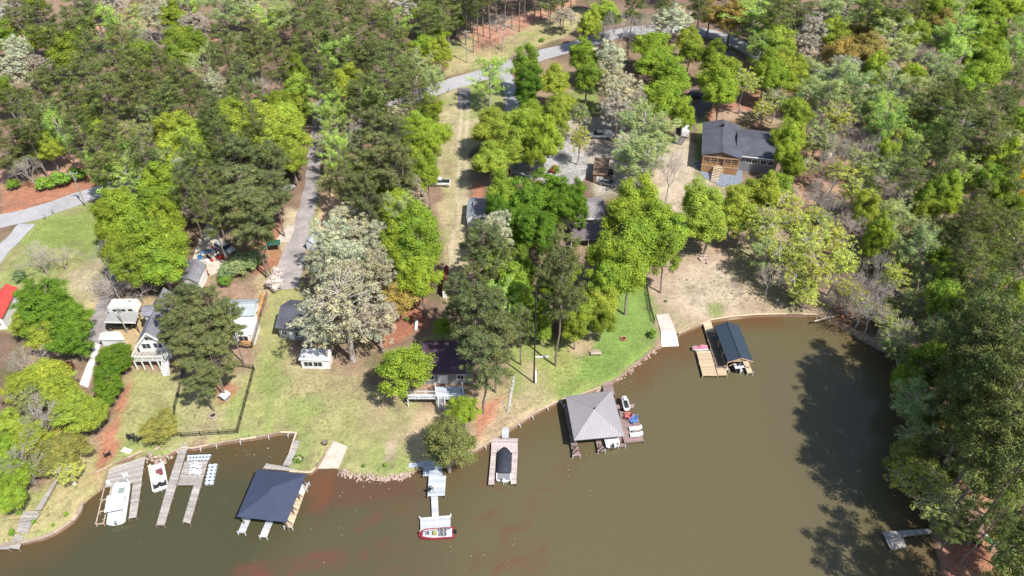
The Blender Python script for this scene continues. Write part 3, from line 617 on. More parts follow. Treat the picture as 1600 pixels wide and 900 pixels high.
LIST = """
V 20 15 28 14;P 70 35 28;P 120 20 30;P 155 45 28;Y 65 58 27;W 12 110 38;P 100 88 28;P 60 105 26;P 145 85 26;P 188 75 26;P 185 108 28;P 250 58 30;W 240 22 26;V 305 35 28 14;
P 215 88 27;P 285 85 26;P 350 20 30;P 385 12 28;P 350 70 30;P 387 90 28;P 130 120 28;P 92 130 26;P 165 140 28;P 205 130 26;P 240 115 26;P 285 128 26;W 338 135 20;P 375 120 26;
P 225 155 26;P 270 158 27;P 120 160 27;P 60 150 26;P 30 178 28;B 45 170 22;P 90 188 26;P 158 178 26;H 98 212 18;Y 148 195 18;Y 70 224 16;T 200 205 28;T 235 215 26;P 250 180 26;
Y 290 205 30;Y 375 185 32 17;Y 410 195 30 17;Y 350 218 30 16;Y 425 222 30 16;Y 300 238 28 16;Y 265 215 26 16;P 130 212 26;P 175 218 26;P 30 20 22;P 5 60 24;P 210 20 22;P 320 105 24;P 310 160 26;P 330 185 22;P 18 215 24;
P 420 38 30;P 455 35 32;P 480 70 30;P 430 88 28;P 510 30 30;P 545 12 28;P 575 30 28;P 520 60 28;P 560 75 30;B 415 135 26;G 465 115 18;Y 462 142 25;G 430 165 18;Y 450 185 24;Y 540 132 28;
P 585 95 32;P 620 100 32;P 648 112 32;P 600 132 30;P 645 145 27;P 612 60 28;H 620 42 24;L 665 75 24;Y 685 82 22;P 555 152 26;P 582 168 26;H 508 165 26;H 525 198 24;W 628 182 23 14;Y 592 180 18;
L 650 205 30;L 672 172 18;L 678 210 22;Q 590 208 28;P 622 215 26;P 668 32 26;P 640 8 28;Y 652 16 22;Y 675 25 22;P 700 10 24;P 385 150 24;P 355 150 26;P 400 195 22;P 480 10 28;P 395 55 26;P 530 95 28;P 500 118 26;
G 712 30 12 9;B 785 38 22 15;H 765 128 27;K 847 62 7 2.5;V 880 25 20 12;V 918 42 20 12;
G 822 102 22;D 826 135 27 15;Y 868 128 25;Y 880 168 22;L 912 88 26;G 918 122 24;W 962 92 28;W 962 128 28;W 975 150 34;V 965 172 30 14;V 992 162 26 14;C 1000 208 34;C 1032 218 30;
L 1022 72 26;L 1030 100 32;L 1045 125 34;L 1040 155 32;L 1068 182 18;W 1050 30 36;Y 945 22 26;Y 925 38 18;B 970 40 26 16;B 1010 42 18 16;G 1115 92 20;L 1120 122 34;L 1128 142 26;H 1175 42 40;H 1182 18 34;
O 1110 24 24;O 1145 24 24;Y 1080 62 20;Y 1078 80 22;L 1198 112 22;Y 815 200 34;Y 772 198 34;L 835 185 28;L 828 210 26;Y 798 228 30;L 848 218 26;T 905 178 20;H 1192 82 24;P 1095 2 22;P 990 2 22;P 1040 -5 22;
P 1215 15 26;P 1250 8 28;V 1268 42 24 15;Y 1300 52 26;C 1320 25 28;P 1365 12 26;P 1400 20 24;Y 1370 35 26;Y 1400 46 22;O 1355 78 30;O 1312 90 28;C 1397 62 30;Y 1430 52 24;L 1460 14 26;P 1425 10 24;
O 1470 38 22;H 1500 25 28;L 1540 15 30;L 1582 18 28;H 1592 55 26;L 1550 50 26;L 1528 85 28;H 1500 95 26;H 1490 60 26;L 1556 100 26;L 1530 122 28;L 1515 142 24;H 1586 92 26;P 1582 132 30;L 1420 120 20;
Y 1215 72 32;Y 1225 98 26;L 1210 125 22;V 1325 108 28 13;C 1300 130 32;C 1288 155 26;L 1368 115 22;V 1395 125 26 12;C 1458 118 24;C 1342 152 28;S 1310 185 26;C 1385 150 26;B 1330 200 28;H 1380 205 28;H 1382 182 22;
O 1435 192 20 9;H 1485 192 24;P 1465 155 24;P 1520 170 30;P 1562 170 30;P 1500 205 28;P 1545 208 30;P 1592 190 28;P 1580 218 28;L 1238 215 26 12;T 1280 208 26;C 1480 135 24;B 1440 80 22;C 1425 150 24;
P 12 245 28;P 45 240 26;Y 78 235 18;B 42 262 18 9;K 20 288 14 3;K 70 285 19 3.5;K 98 280 21 3.8;K 122 273 18 3.6;P 158 250 28;H 192 255 22;P 230 250 26;H 160 275 20;H 205 290 36;C 225 270 24;L 250 290 32;W 285 265 18;
L 240 320 32;L 180 325 28;L 195 348 32;L 262 342 28;L 172 352 24;L 220 372 38;L 255 382 34;L 190 395 28;L 250 410 34 13;G 210 412 30;B 165 400 22;B 175 440 28 7;B 215 448 22 6;B 60 400 28 7;B 92 398 22 6;J 30 430 14 3;
Y 280 232 26;Y 320 222 30;Y 348 190 26;P 310 250 26;P 330 298 24;Q 372 250 38;Q 378 300 42;Q 392 340 34;J 366 416 30 4.5;J 390 408 26 4.2;J 352 428 18 4;K 350 438 16 3;Y 445 218 34;P 350 225 24;P 290 290 20;V 300 320 18 11;
Q 425 255 28;Q 428 300 26;Q 402 350 24;Y 455 245 26;H 530 245 22;Q 590 248 34;Q 622 262 28;Q 550 300 24;Q 572 312 22;L 650 240 26;L 665 222 22;L 668 270 20;Y 600 290 26;Y 572 285 18;V 645 302 24 14;
L 620 332 32;L 650 352 36;L 655 390 36;L 622 392 32;L 658 432 28;L 640 300 22;C 625 345 26;W 548 340 36;W 572 372 38;W 520 372 34;W 548 410 40;W 508 415 34;W 582 422 32;W 770 360 34;Q 765 388 34;Q 782 402 28;
Y 768 250 28;Y 790 228 24;L 790 302 26;D 830 315 40 15;D 818 350 40 15;D 780 335 24 15;H 778 432 24;D 872 320 30 14;
L 835 238 20;D 852 300 34 15;D 885 312 30 14;D 905 325 18 13;D 845 362 34 15;P 870 400 34 22;G 880 430 24;L 1000 310 34;L 978 342 36;L 1020 345 34;L 1002 382 42;L 1042 368 32;L 948 402 30;L 950 436 30;L 985 430 32;G 1042 398 24;
Y 1105 322 34 13;Y 1110 352 32 13;Y 1146 322 26 13;Y 1085 312 22 13;Y 1178 302 32 12;Y 1160 342 26 12;S 1192 350 34;B 1048 262 22 14;C 985 248 28;C 1006 258 28;
L 1226 242 18 11;L 1240 258 18 11;G 1218 290 22 9;Y 1200 302 20;N 1290 242 13 3.5;S 1348 300 34;S 1340 282 28;Y 1352 330 22;B 1290 297 26;V 1400 315 22 9;B 1320 235 26;L 1385 240 20;B 1365 242 26;
S 1240 350 34;S 1262 382 34;S 1300 372 34;S 1232 402 34;S 1282 422 32;S 1252 442 30;S 1312 410 30;B 1372 422 26;B 1360 452 26;S 1392 432 26;L 1370 368 20;L 1480 300 22;G 1452 312 22;Y 1448 332 20;
P 1420 258 28;P 1430 238 26;P 1480 250 28;P 1530 242 28;P 1570 252 28;P 1500 280 28;P 1550 282 28;P 1592 262 26;P 1530 322 28;P 1572 330 28;P 1560 370 28;P 1512 350 28;T 1470 352 26;T 1440 362 24;
E 1597 285 18;E 1597 325 18;S 1592 372 20;P 1500 402 32 19;P 1540 402 30;P 1582 430 30;G 1470 402 24;C 1432 400 26;G 1482 440 24;P 1522 442 30 19;S 1260 462 26 9;
B 1350 478 36 10;B 1385 455 28 9;G 1392 482 18 6;T 1430 472 28 11;P 1480 472 30 17;P 1522 482 30 18;P 1560 482 30 19;L 1602 462 26;T 1462 512 30 11;P 1502 522 34 17;P 1552 532 34 18;P 1592 522 30;P 1455 562 28 12;P 1502 572 34 15;
P 1542 582 34 17;P 1592 582 34 18;P 1448 602 28 11;P 1492 622 34 14;P 1542 632 34 16;P 1582 642 34 17;Y 1402 668 18 6;Y 1432 668 18 6;O 1482 662 20 7;P 1562 672 32 16;G 1530 560 22 14;B 1510 648 24 9;
S 1388 702 22 6;S 1412 722 26 7;S 1440 702 24 7;O 1470 682 18 6;P 1475 742 26 9;T 1482 792 32 8;S 1452 802 20 5;P 1552 722 34 14;G 1592 702 32 15;P 1582 762 34 13;P 1592 802 34 13;L 1592 842 30 12;L 1582 882 28 10;H 1572 782 24 11;
R 1526 848 9 2;R 1500 828 8 1.6;S 1440 845 9 2.5;L 1350 -12 30;L 1440 -12 30;
D 70 480 50 11;D 100 498 44 10;D 52 462 26 10;D 112 530 30 9;Y 45 502 28 8;Y 72 525 24 8;B 45 560 28 7;R 107 572 13 3;D 178 552 26 5;D 168 580 26 5;D 172 608 26 5;D 190 566 18 5;
Y 75 585 30 9;Y 30 602 28 9;Y 95 612 26 9;Y 112 642 32 9;Y 142 645 26 8;B 60 655 34 9;T 40 625 30 8;Y 50 682 26 8;Y 20 665 26 8;
Q 300 478 32 15;Q 272 485 28 14;Q 268 520 22 13;Q 335 478 30 15;Q 290 508 28 14;Q 335 515 36 15;Q 358 500 24 15;Q 302 545 32 13;Q 332 562 32 13;Q 315 592 26 11;Z 250 668 30 4.5;
Z 95 700 34 6;Z 75 722 26 5;S 108 735 24 5;L 22 742 28 7;B 30 720 30 8;L 8 700 26 8;L 15 780 24 6;K 135 768 8 1.8;K 30 800 6 1;K 18 833 7 1.2;K 103 803 5 1;K 52 815 5 1;K 82 820 4 .8;
X 535 478 80 21;X 500 512 40 15;W 540 440 40 16;V 590 500 36 12;O 620 465 28 9;L 632 580 42 13;L 690 512 14 6;Q 752 502 46 21;Q 752 562 38 18;Q 722 470 26 18;Q 772 530 34 18;P 742 455 26 19;L 725 640 22 8;
G 905 482 28 12;Y 940 472 26 11;G 900 512 22 9;G 940 500 20 9;P 882 470 22 14;L 845 492 20 10;L 800 455 30 15;H 790 480 26 14;P 815 500 22 15;H 770 420 24;G 850 520 14 6;
N 430 440 19 4;N 436 428 12 3.5;K 635 498 5 1.3;K 568 728 4 .8;K 602 727 4 .8;K 466 718 5 .9;J 1040 470 3 .6;K 1020 520 9 1.8;S 1165 128 26;T 1215 155 24;G 1245 175 22;S 1195 170 20 9;T 868 205 22;S 905 215 20;Y 870 185 20;L 860 445 22 12;G 815 425 22 14
"""
BASES = """P 703 68 22;P 716 62 23;P 728 70 24;P 740 82 24;P 748 66 23;P 756 58 24;P 766 60 24;P 776 50 24;P 788 48 25;P 800 44 24;P 812 50 25;P 820 36 24;P 836 34 25;P 845 30 24;P 858 26 24;P 868 24 24;P 880 20 24;P 892 14 25;
P 735 50 24;P 755 40 24;P 775 32 24;P 795 28 24;P 815 20 24;P 690 48 24;P 700 40 24;P 680 55 23;
P 1462 640 28 5;P 1448 668 29 5;P 1470 700 30 5;P 1458 735 28 5;P 1475 770 30 5;P 1468 800 29 5;P 1512 850 29 5;P 1540 960 30 5;P 1590 1010 30 5;P 1485 690 28 5;P 1495 750 29 5;P 1530 1000 28 5;
P 1455 760 28 5;P 1452 700 28 5;P 1462 830 28 5;T 1415 598 7 3.6;P 1422 625 9 3;T 1428 655 8 3.6;G 1438 690 7 3;T 1444 720 8 3.8;P 1440 750 9 3.2;S 1452 775 7 3.4;T 1455 800 8 4;S 1462 815 6 3;G 1405 575 6 3;B 1395 560 8 3.5;T 1385 548 7 3.4;B 1350 520 9 4;T 1340 505 7 3.4;S 1320 490 8 3.6;B 1310 480 9 4;P 1470 860 8 2.6"""
HAND = """Q 868 571 26 4.2;A 702 735 11.5 5.3"""
NO = [[(690, 150), (690, 125), (960, 40), (1100, 38), (1180, 70), (1180, 92), (1090, 60), (960, 66), (800, 112)], [(0, 330), (140, 290), (140, 322), (0, 362)],
      [(432, 440), (470, 310), (482, 200), (502, 200), (498, 310), (482, 440)], [(718, 130), (735, 130), (735, 440), (700, 440)]]
NOW = [wp(p, 1.5) for p in NO]
LAWN = [wp(p, 1.5) for p in ([(-40, 350), (150, 315), (165, 360), (165, 480), (-40, 520)], [(-20, 300), (150, 265), (160, 300), (-20, 350)])]
def free(p, k='B'):
    if onland(p.x, p.y) < .7: return False
    for q in (LAWN if k in 'PQYHCGVT' else []):
        if float(sdf(np.array([p.x]), np.array([p.y]), q)[0]) > 0: return False
    for q in NOW:
        if float(sdf(np.array([p.x]), np.array([p.y]), q)[0]) > -.3: return False
    return True
TREES = []; DONE = []
SZ = {'broad': 1.29, 'full': 1.14, 'pine': 1.14, 'pined': 1.16, 'sparse': 1.24, 'pale': 1.16, 'feather': 1.2, 'bare': 1.1, 'open': 1.1, 'bush': 1.05}
def plant(k, base, h, Rw, crown_px=None):
    fam, col, _, nm, cat, words = KIND[k]; L, (rh, rr, rz) = FAM[fam]
    root = bpy.data.objects.new(nm, None); COL.objects.link(root); root.empty_display_size = .3
    root.location = (base.x, base.y, land(base.y)-.03); root.rotation_euler = (rnd.gauss(0, .03), rnd.gauss(0, .03), rnd.random()*6.28)
    s = Rw/rr; root.scale = (s, s, h/rh)
    t, c = rnd.choice(L)
    j = rnd.uniform(.82, 1.18); hu = rnd.uniform(-.08, .07)
    for o in (t, c):
        q = o.copy(); COL.objects.link(q); q.parent = root
        if o is c: q.color = (col[0]*j*(1+hu), col[1]*j, col[2]*j*(1-hu*.5), 1)
        else: q.color = (.5, .5, .5, 1)
    root['category'] = cat; TREES.append((root, k, crown_px or proj((base.x, base.y, h*.7+1)), h)); return root
for e in LIST.replace('\n', '').split(';'):
    a = e.split()
    if len(a) < 4: continue
    k, px, py, r = a[0], float(a[1]), float(a[2]), float(a[3])
    if k == 'P' and px < 680 and py < 225 and rnd.random() < .24: k = rnd.choice('TTBVHCG')
    if k == 'P' and px > 1400 and py > 100 and rnd.random() < .42: k = rnd.choice('CTGLYH')
    fam, col, h0, *_ = KIND[k]; rh, rr, rz = FAM[fam][1]
    hh = float(a[4]) if len(a) > 4 else h0*rnd.uniform(.88, 1.12)
    best = None
    for f in (1, .9, 1.12, .78, 1.25, .66, .55, .45, .35):
        h = hh*f; R_ = r*SZ.get(fam,1.12)*200/F
        for it in range(3):
            hc = h*(1-rz/rh) if fam != 'bush' else h*.5
            b = P(px, py, hc); R_ = r*SZ.get(fam,1.12)*depth(b)/F
        if free(b, k): best = (b, h, R_); break
        if best is None: best = (b, h, R_)
    else:
        b = best[0]
        if onland(b.x, b.y) < .5: print('tree in water', e); continue
    plant(k, Vector((best[0].x, best[0].y, 0)), best[1], best[2], (px, py)); DONE.append((k, px, py, r))
for e in BASES.replace('\n', '').split(';'):
    k, px, py, h, *R_ = e.split(); b = P(float(px), float(py)); plant(k, b, float(h), float(R_[0]) if R_ else 3.4, (float(px), float(py)-20))
for e in HAND.split(';'):
    k, px, py, h, R_ = e.split(); b = P(float(px), float(py)); plant(k, b, float(h), float(R_), (870, 410) if px == '868' else (712, 690))
for k, px, py, h, R_, ln, tw in (('S', 1455, 762, 12, 4.6, -.72, .25), ('Z', 1449, 742, 10, 3.6, -.8, -.1), ('T', 1462, 822, 10, 4.4, -.35, .1), ('T', 1448, 700, 11, 4, -.6, .3), ('C', 1440, 660, 12, 4, -.5, .2), ('G', 1428, 618, 10, 3.6, -.5, .1), ('T', 1405, 575, 9, 3.6, -.4, -.2)):
    o_ = plant(k, P(px, py), h, R_, (px-25, py-45)); o_.rotation_euler = (tw, ln, 0); o_.location.z -= .1      # leaning out over the water
# gaps in the woods are filled with more of what grows beside them
def fill():
    L = [(k, px, py, r) for k, px, py, r in DONE]; r = random.Random(17); n = 0
    for poly, more in (([(0, 0), (690, 0), (690, 80), (670, 220), (560, 330), (510, 300), (505, 200), (480, 190), (430, 330), (330, 340), (270, 290), (150, 262), (0, 270)], ''),
                 ([(1190, -10), (1600, -10), (1600, 900), (1570, 880), (1510, 760), (1470, 640), (1400, 540), (1310, 480), (1180, 420), (1215, 320), (1250, 230), (1240, 110)], 'BTSBC')):
        Pn = np.array(poly, float); xs = range(int(Pn[:, 0].min()), int(Pn[:, 0].max()), 22); ys = range(int(Pn[:, 1].min()), int(Pn[:, 1].max()), 20)
        for x in xs:
            for y in ys:
                u, v = x+r.uniform(-8, 8), y+r.uniform(-8, 8)
                if sdf(np.array([u]), np.array([v]), poly)[0] < 0: continue
                dd = sorted((math.hypot(u-a, (v-b)*1.1)/rr, k) for k, a, b, rr in L)
                if dd[0][0] < (.86 if more else 1.02): continue
                k = dd[0][1]; k = k if k not in 'NKRJE' else 'C'
                if not more and r.random() < .5: k = r.choice('BVTCGP')
                if more and 1180 < u < 1480 and 180 < v < 500 and r.random() < .7: k = r.choice(more)
                rr = r.uniform(20, 27)*(.8+.35*v/600); fam, col, h0, *_ = KIND[k]; rh, rr0, rz = FAM[fam][1]; h = h0*r.uniform(.75, 1.0)*(.8 if more else 1)
                b = P(u, v, h*(1-rz/rh)); 
                if not free(b, k): continue
                plant(k, Vector((b.x, b.y, 0)), h, rr*SZ.get(fam, 1.1)*depth(b)/F, (u, v)); L.append((k, u, v, rr)); n += 1
    print('fill', n)
fill()
# the wood goes on beyond the edges of the picture
out = 0
rr_ = random.Random(3)
while out < 90:
    x, y = rr_.uniform(-215, 215), rr_.uniform(60, 320); u, v = proj((x, y, 14+land(y)))
    if -60 < u < 1660 and v > -18: continue
    if abs(u-800) > 1250 or v < -130 or v > 1000: continue
    if not free(Vector((x, y, 0))) or onland(x, y) < 3: continue
    o = plant(rr_.choice('PPPPLHYC'), Vector((x, y, 0)), rr_.uniform(13, 20), rr_.uniform(4, 5.2), (u, v)); out += 1
    TREES.pop(); o['label'] = 'woodland tree standing just beyond the edge of the picture'; o['group'] = 'woodland trees beyond the edge of the picture'

# low undergrowth under the wood
def undergrowth():
    r = np.random.RandomState(8); cs = []; 
    woods = [wp(p, 1.5) for p in ([(-100, 0), (-100, -60), (690, -60), (690, 80), (680, 200), (500, 190), (330, 330), (280, 420), (150, 330), (100, 265), (-100, 300)],
             [(1110, -60), (1700, -60), (1700, 950), (1500, 900), (1480, 600), (1330, 500), (1330, 420), (1230, 320), (1240, 140), (1180, 60)], [(690, -60), (1100, -60), (1100, 20), (900, 10), (700, 70)])]
    for wd in woods:
        xs = [p[0] for p in wd]; ys = [p[1] for p in wd]; A = (max(xs)-min(xs))*(max(ys)-min(ys)); n = int(A*.03)
        X = r.uniform(min(xs), max(xs), n); Y = r.uniform(min(ys), max(ys), n); ok = (sdf(X, Y, wd) > 0) & (sdf(X, Y, LANDP) > 1) & (vnoise(X, Y, 14, 77) > .42)
        for q in NOW: ok &= sdf(X, Y, q) < -1
        cs += [(x, y, land(y)+.4) for x, y in zip(X[ok], Y[ok])]
    cs = np.array(cs); print('undergrowth', len(cs)); C, N, S = puffs(r, cs, .45+.9*r.rand(len(cs))**2, 30, .3, .8)
    me = leaf_mesh('undergrowth', C, N, S, .6, M_LEAF); o = bpy.data.objects.new('undergrowth', me); o.color = (.13, .15, .05, 1); COL.objects.link(o); tag(o, 'low green undergrowth on the floor of the wood', 'undergrowth', kind='stuff')
undergrowth()
def tufts():
    r = np.random.RandomState(18); cs = []
    for (x0, y0), (x1, y1) in zip(shore_w[1:-6], shore_w[2:-5]):
        L = math.hypot(x1-x0, y1-y0)
        for i in range(int(L*1.6)):
            t = r.rand(); x, y = x0+(x1-x0)*t+r.normal()*.5, y0+(y1-y0)*t+r.normal()*.5
            if onland(x, y) > .35 and r.rand() < .6: cs.append((x, y, land(y)+.05))
    for (x, y, sx, sy, n) in ((230, 640, 60, 50, 160), (470, 620, 90, 60, 420), (330, 640, 45, 40, 120), (920, 570, 70, 50, 260), (1150, 450, 80, 30, 300), (60, 800, 60, 30, 160), (80, 380, 60, 50, 200), (720, 300, 25, 130, 200), (1060, 350, 25, 60, 100), (800, 640, 40, 30, 80)):
        for i in range(n):
            p = P(x+r.normal()*sx*.6, y+r.normal()*sy*.6)
            if onland(p.x, p.y) > 1: cs.append((p.x, p.y, p.z+.02))
    C, N, S = puffs(r, np.array(cs), .12+.22*r.rand(len(cs))**2, 9, .14, .6)
    me = leaf_mesh('grass_tufts', C, N, S, .5, M_LEAF); o = bpy.data.objects.new('grass_tufts', me); o.color = (.20, .23, .07, 1); COL.objects.link(o); tag(o, 'scattered weeds and grass tufts on the lawns and along the bank', 'grass', kind='stuff')
tufts()
print('TREES', len(TREES))
# ------------------------------------------------------------------ docks, walls, boathouses
def boards(b, a, bb, c, d, wdt=.3, th=.05, gap=.02, r=None):      # boards run a->b, laid one after another towards d->c
    r = r or rnd; n = max(2, int(((d-a).length+(c-bb).length)/2/wdt))
    for i in range(n):
        t0, t1 = (i+gap)/n, (i+1-gap)/n
        b.prism([a.lerp(d, t0), bb.lerp(c, t0), bb.lerp(c, t1), a.lerp(d, t1)], th, r.uniform(.78, 1.15))
def quadz(q, z): return [Z(x, y, z) for x, y in q]
def piles(root, pts, ztop, m=M_POST, r=.09, zb=-1.4, name='post'):
    for p in pts:
        b = MB(); b.tube((p.x, p.y, zb), (p.x, p.y, ztop), r, n=8); b.build(name, m, root, smooth=False)
def edgepts(q, step=2.6):
    out = []; n = len(q)
    for i in range(n):
        a, b = q[i], q[(i+1) % n]; k = max(1, round((b-a).length/step))
        for j in range(k): out.append(a.lerp(b, j/k))
    return out
def dock(name, label, cat, quads, z=.55, m=M_WOODG, wdt=.3, post=M_POST, lip=.25, group=None, mats=None, step=2.6, ramp=None):
    Q = [quadz(q, z) if not (ramp and i in ramp) else [Z(q[k][0], q[k][1], ramp[i][k]) for k in range(4)] for i, q in enumerate(quads)]
    c = sum((p for q in Q for p in q), Vector())/(4*len(Q)); root = thing(name, label, cat, (c.x, c.y, 0), group)
    done = []
    for i, q in enumerate(Q):
        b = MB(); boards(b, *q, wdt=wdt); b.build('decking', (mats[i] if mats else m), root)
        b = MB(); qc = sum(q, Vector())/4
        ins = [p+(qc-p)*.03-Vector((0, 0, .056+.004*i)) for p in q]
        for j in range(4): b.bar(ins[j]-Vector((0, 0, .09)), ins[(j+1) % 4]-Vector((0, 0, .09)), .06, .18)
        for k in range(1, 4):
            b.bar(ins[0].lerp(ins[1], k/4)-Vector((0, 0, .1)), ins[3].lerp(ins[2], k/4)-Vector((0, 0, .1)), .05, .14)
        b.build('frame', M_WOODB if m is not M_WOODT else M_TANJ, root)
        for p in edgepts(q, step):
            if any((p-d).length < .9 for d in done): continue
            done.append(p)
            if onland(p.x, p.y) > .6: continue
            bb = MB(); pp = p+(qc-p).normalized()*-.06; bb.tube((pp.x, pp.y, -1.4), (pp.x, pp.y, p.z+lip*rnd.uniform(.2, 1)), .085, n=8); bb.build('post', post, root)
    return root
M_TANJ = mat('tan_joists', (.40, .30, .2), .85)

def seawall(px, label, m=M_TAN, z=.72, struts=True, w_=.32):
    pts = [Z(x, y, z) for x, y in px]; c = pts[len(pts)//2]; root = thing('seawall', label, 'seawall', (c.x, c.y, 0), 'seawalls along the shore')
    b = MB(); face = MB()
    for i in range(len(pts)-1):
        a, q = pts[i], pts[i+1]; k = max(1, int((q-a).length/2.4))
        for j in range(k):
            p0, p1 = a.lerp(q, j/k), a.lerp(q, (j+1)/k-.004); dz = Vector((0, 0, rnd.uniform(-.015, .015)))
            b.bar(p0+dz, p1+dz, w_*rnd.uniform(.75, 1.1), .09, rnd.uniform(.55, 1.1)); 
        face.bar(a-Vector((0, 0, .85)), q-Vector((0, 0, .85)), .12, 1.58)
    face.build('wall_face', M_SHEET, root); b.build('cap', m, root)
    if struts:
        for i in range(len(pts)-1):
            a, q = pts[i], pts[i+1]; d = (q-a).normalized(); nrm = Vector((d.y, -d.x, 0))
            if onland(*(a.lerp(q, .5)+nrm*1.2)[:2]) > 0: nrm = -nrm
            k = max(1, int((q-a).length/2.6))
            for j in range(k):
                s = MB(); p = a.lerp(q, (j+.5)/k); s.bar(p-Vector((0, 0, .12)), p+nrm*.55-Vector((0, 0, .35)), .12, .12); s.tube(p+nrm*.5-Vector((0, 0, 2)), p+nrm*.5-Vector((0, 0, .2)), .07); s.build('piling', M_WOODP, root)
M_SHEET = mat('rusty_sheeting', (.30, .19, .13), .9, var=.2, scale=2)
M_TANT = tmat('tan_cap_boards', (.52, .41, .31), .85, var=.15, scale=2)
seawall([(0, 851), (34, 847), (65, 840), (84, 832), (100, 822), (112, 813), (120, 804), (126, 795), (128, 784)], 'curved timber seawall at the left end of the shore beside the wooden steps', M_TANT, struts=False, w_=.6)
seawall([(136, 741), (150, 738), (176, 725), (200, 715), (222, 705)], 'low timber wall on the bank behind the deck with the big white boat', M_TANT, .9, False, .25)
seawall([(252, 716), (268, 706), (284, 699), (300, 700), (325, 695), (350, 690), (400, 683), (438, 675), (463, 676)], 'straight timber seawall in front of the fenced yard', M_TANT)
seawall([(463, 676), (458, 690), (453, 706)], 'short timber seawall at the inner corner of the small cove', M_TANT, struts=False)
seawall([(452, 736), (485, 738), (494, 730), (508, 710), (521, 689)], 'angled timber wall along the left edge of the concrete boat ramp', M_TANT, struts=False)
seawall([(722, 719), (738, 706), (775, 684), (800, 668), (840, 642), (868, 628), (884, 622)], 'timber seawall between the covered boat dock and the grey roofed boathouse', M_TANT)
seawall([(884, 622), (902, 618), (938, 605)], 'seawall piece behind the grey roofed boathouse', M_TANT, struts=False, w_=.25)
seawall([(957, 596), (978, 580), (1000, 562), (1024, 543), (1034, 539)], 'seawall along the bright green lawn', M_TANT, struts=False, w_=.3)
seawall([(1060, 521), (1078, 513), (1095, 506), (1112, 499), (1145, 494), (1180, 491), (1230, 490), (1278, 491)], 'pale timber seawall behind the dark blue roofed boathouse', M_CREAMB, .75, False, .35)

def rocks(name, label, line, n, rmin, rmax, spread, m, zb=.1, ground=None):
    b = MB(); r = random.Random(len(label)); pts = [Z(x, y, .4) for x, y in line]
    for i in range(n):
        u = r.random()*(len(pts)-1); k = int(u); p = pts[k].lerp(pts[k+1], u-k); p = p+Vector((r.gauss(0, spread), r.gauss(0, spread), 0))
        s = r.uniform(rmin, rmax); z = zb+max(0, min(.5, onland(p.x, p.y)*.4+.2))
        rings = []
        for zz, k2 in ((-.5, .6), (-.1, 1), (.3, .85), (.5, .4)):
            rings.append([(p.x+math.cos(t*1.047+i)*s*k2*r.uniform(.75, 1.15), p.y+math.sin(t*1.047+i)*s*k2*r.uniform(.75, 1.15), z+zz*s*.9) for t in range(6)])
        b.loft(rings, tone=r.uniform(.75, 1.2))
    return tag(b.build(name, m), label, 'rocks', kind='stuff')
M_ROCK = tmat('pinkish_rock', (.40, .30, .25), .9, var=.25, scale=3)
rocks('shore_rocks', 'band of pinkish broken rock along the shore right of the concrete boat ramp', [(530, 736), (560, 743), (600, 747), (625, 743), (638, 738)], 320, .10, .24, .34, M_ROCK)
rocks('shore_rocks', 'small heap of pale rocks on the bank between the two left docks', [(228, 716), (240, 713), (252, 712), (262, 706)], 60, .15, .4, .7, M_ROCK)
rocks('shore_rocks', 'rocks packed behind the grey roofed boathouse along the lawn', [(905, 616), (938, 606)], 60, .12, .3, .3, M_ROCK)
rocks('shore_rocks', 'small rocks along the water edge of the bright green lawn', [(962, 594), (1000, 564), (1030, 541)], 120, .1, .24, .3, M_ROCK)
rocks('bank_rocks', 'dark rocks along the shaded bank at the right end of the cove', [(1300, 503), (1345, 530), (1400, 560), (1425, 595)], 60, .1, .28, .7, mat('dark_rock', (.14, .115, .09), .95, var=.25))
rocks('stone_heap', 'pale stone heap at the foot of a tree on the pinkish beach', [(1095, 408), (1103, 409)], 16, .2, .5, .5, M_ROCK, 1.0)

# --- left end: wooden steps and walk
dock('boardwalk', 'long narrow grey boardwalk with platform and steps at the bottom left corner', 'boardwalk',
     [[(86.5, 748), (91, 749), (64, 797), (54, 797)], [(37, 798), (63, 801), (56, 812), (28, 816)], [(28, 816), (52, 814), (42, 834), (26, 831)], [(24, 834), (37, 838), (30, 858), (13, 856)]],
     ramp={0: (1.1, 1.1, 1.05, 1.05), 1: (1.1, 1.1, 1.05, 1.05), 2: (1.05, 1.05, .75, .75), 3: (.8, .8, .55, .55)}, z=1, lip=0)
dock('boardwalk', 'grey deck strip cut off by the left edge of the picture', 'deck', [[(-12, 846), (16, 846), (14, 858), (-14, 858)]], .6, lip=0)
b = MB(); bench_p = [Z(*p, 1.4) for p in ((42, 800.5), (60, 801.5))]
bn = thing('dock_bench', 'low wooden bench on the platform of the narrow boardwalk', 'bench', (bench_p[0].x, bench_p[0].y, 1.06))
b.bar(bench_p[0], bench_p[1], .45, .07); b.build('seat', M_WOODG, bn)
for t in (.08, .92):
    q = bench_p[0].lerp(bench_p[1], t); b = MB(); b.box((q.x, q.y, 1.23), (.1, .4, .28)); b.build('leg', M_WOODG, bn)

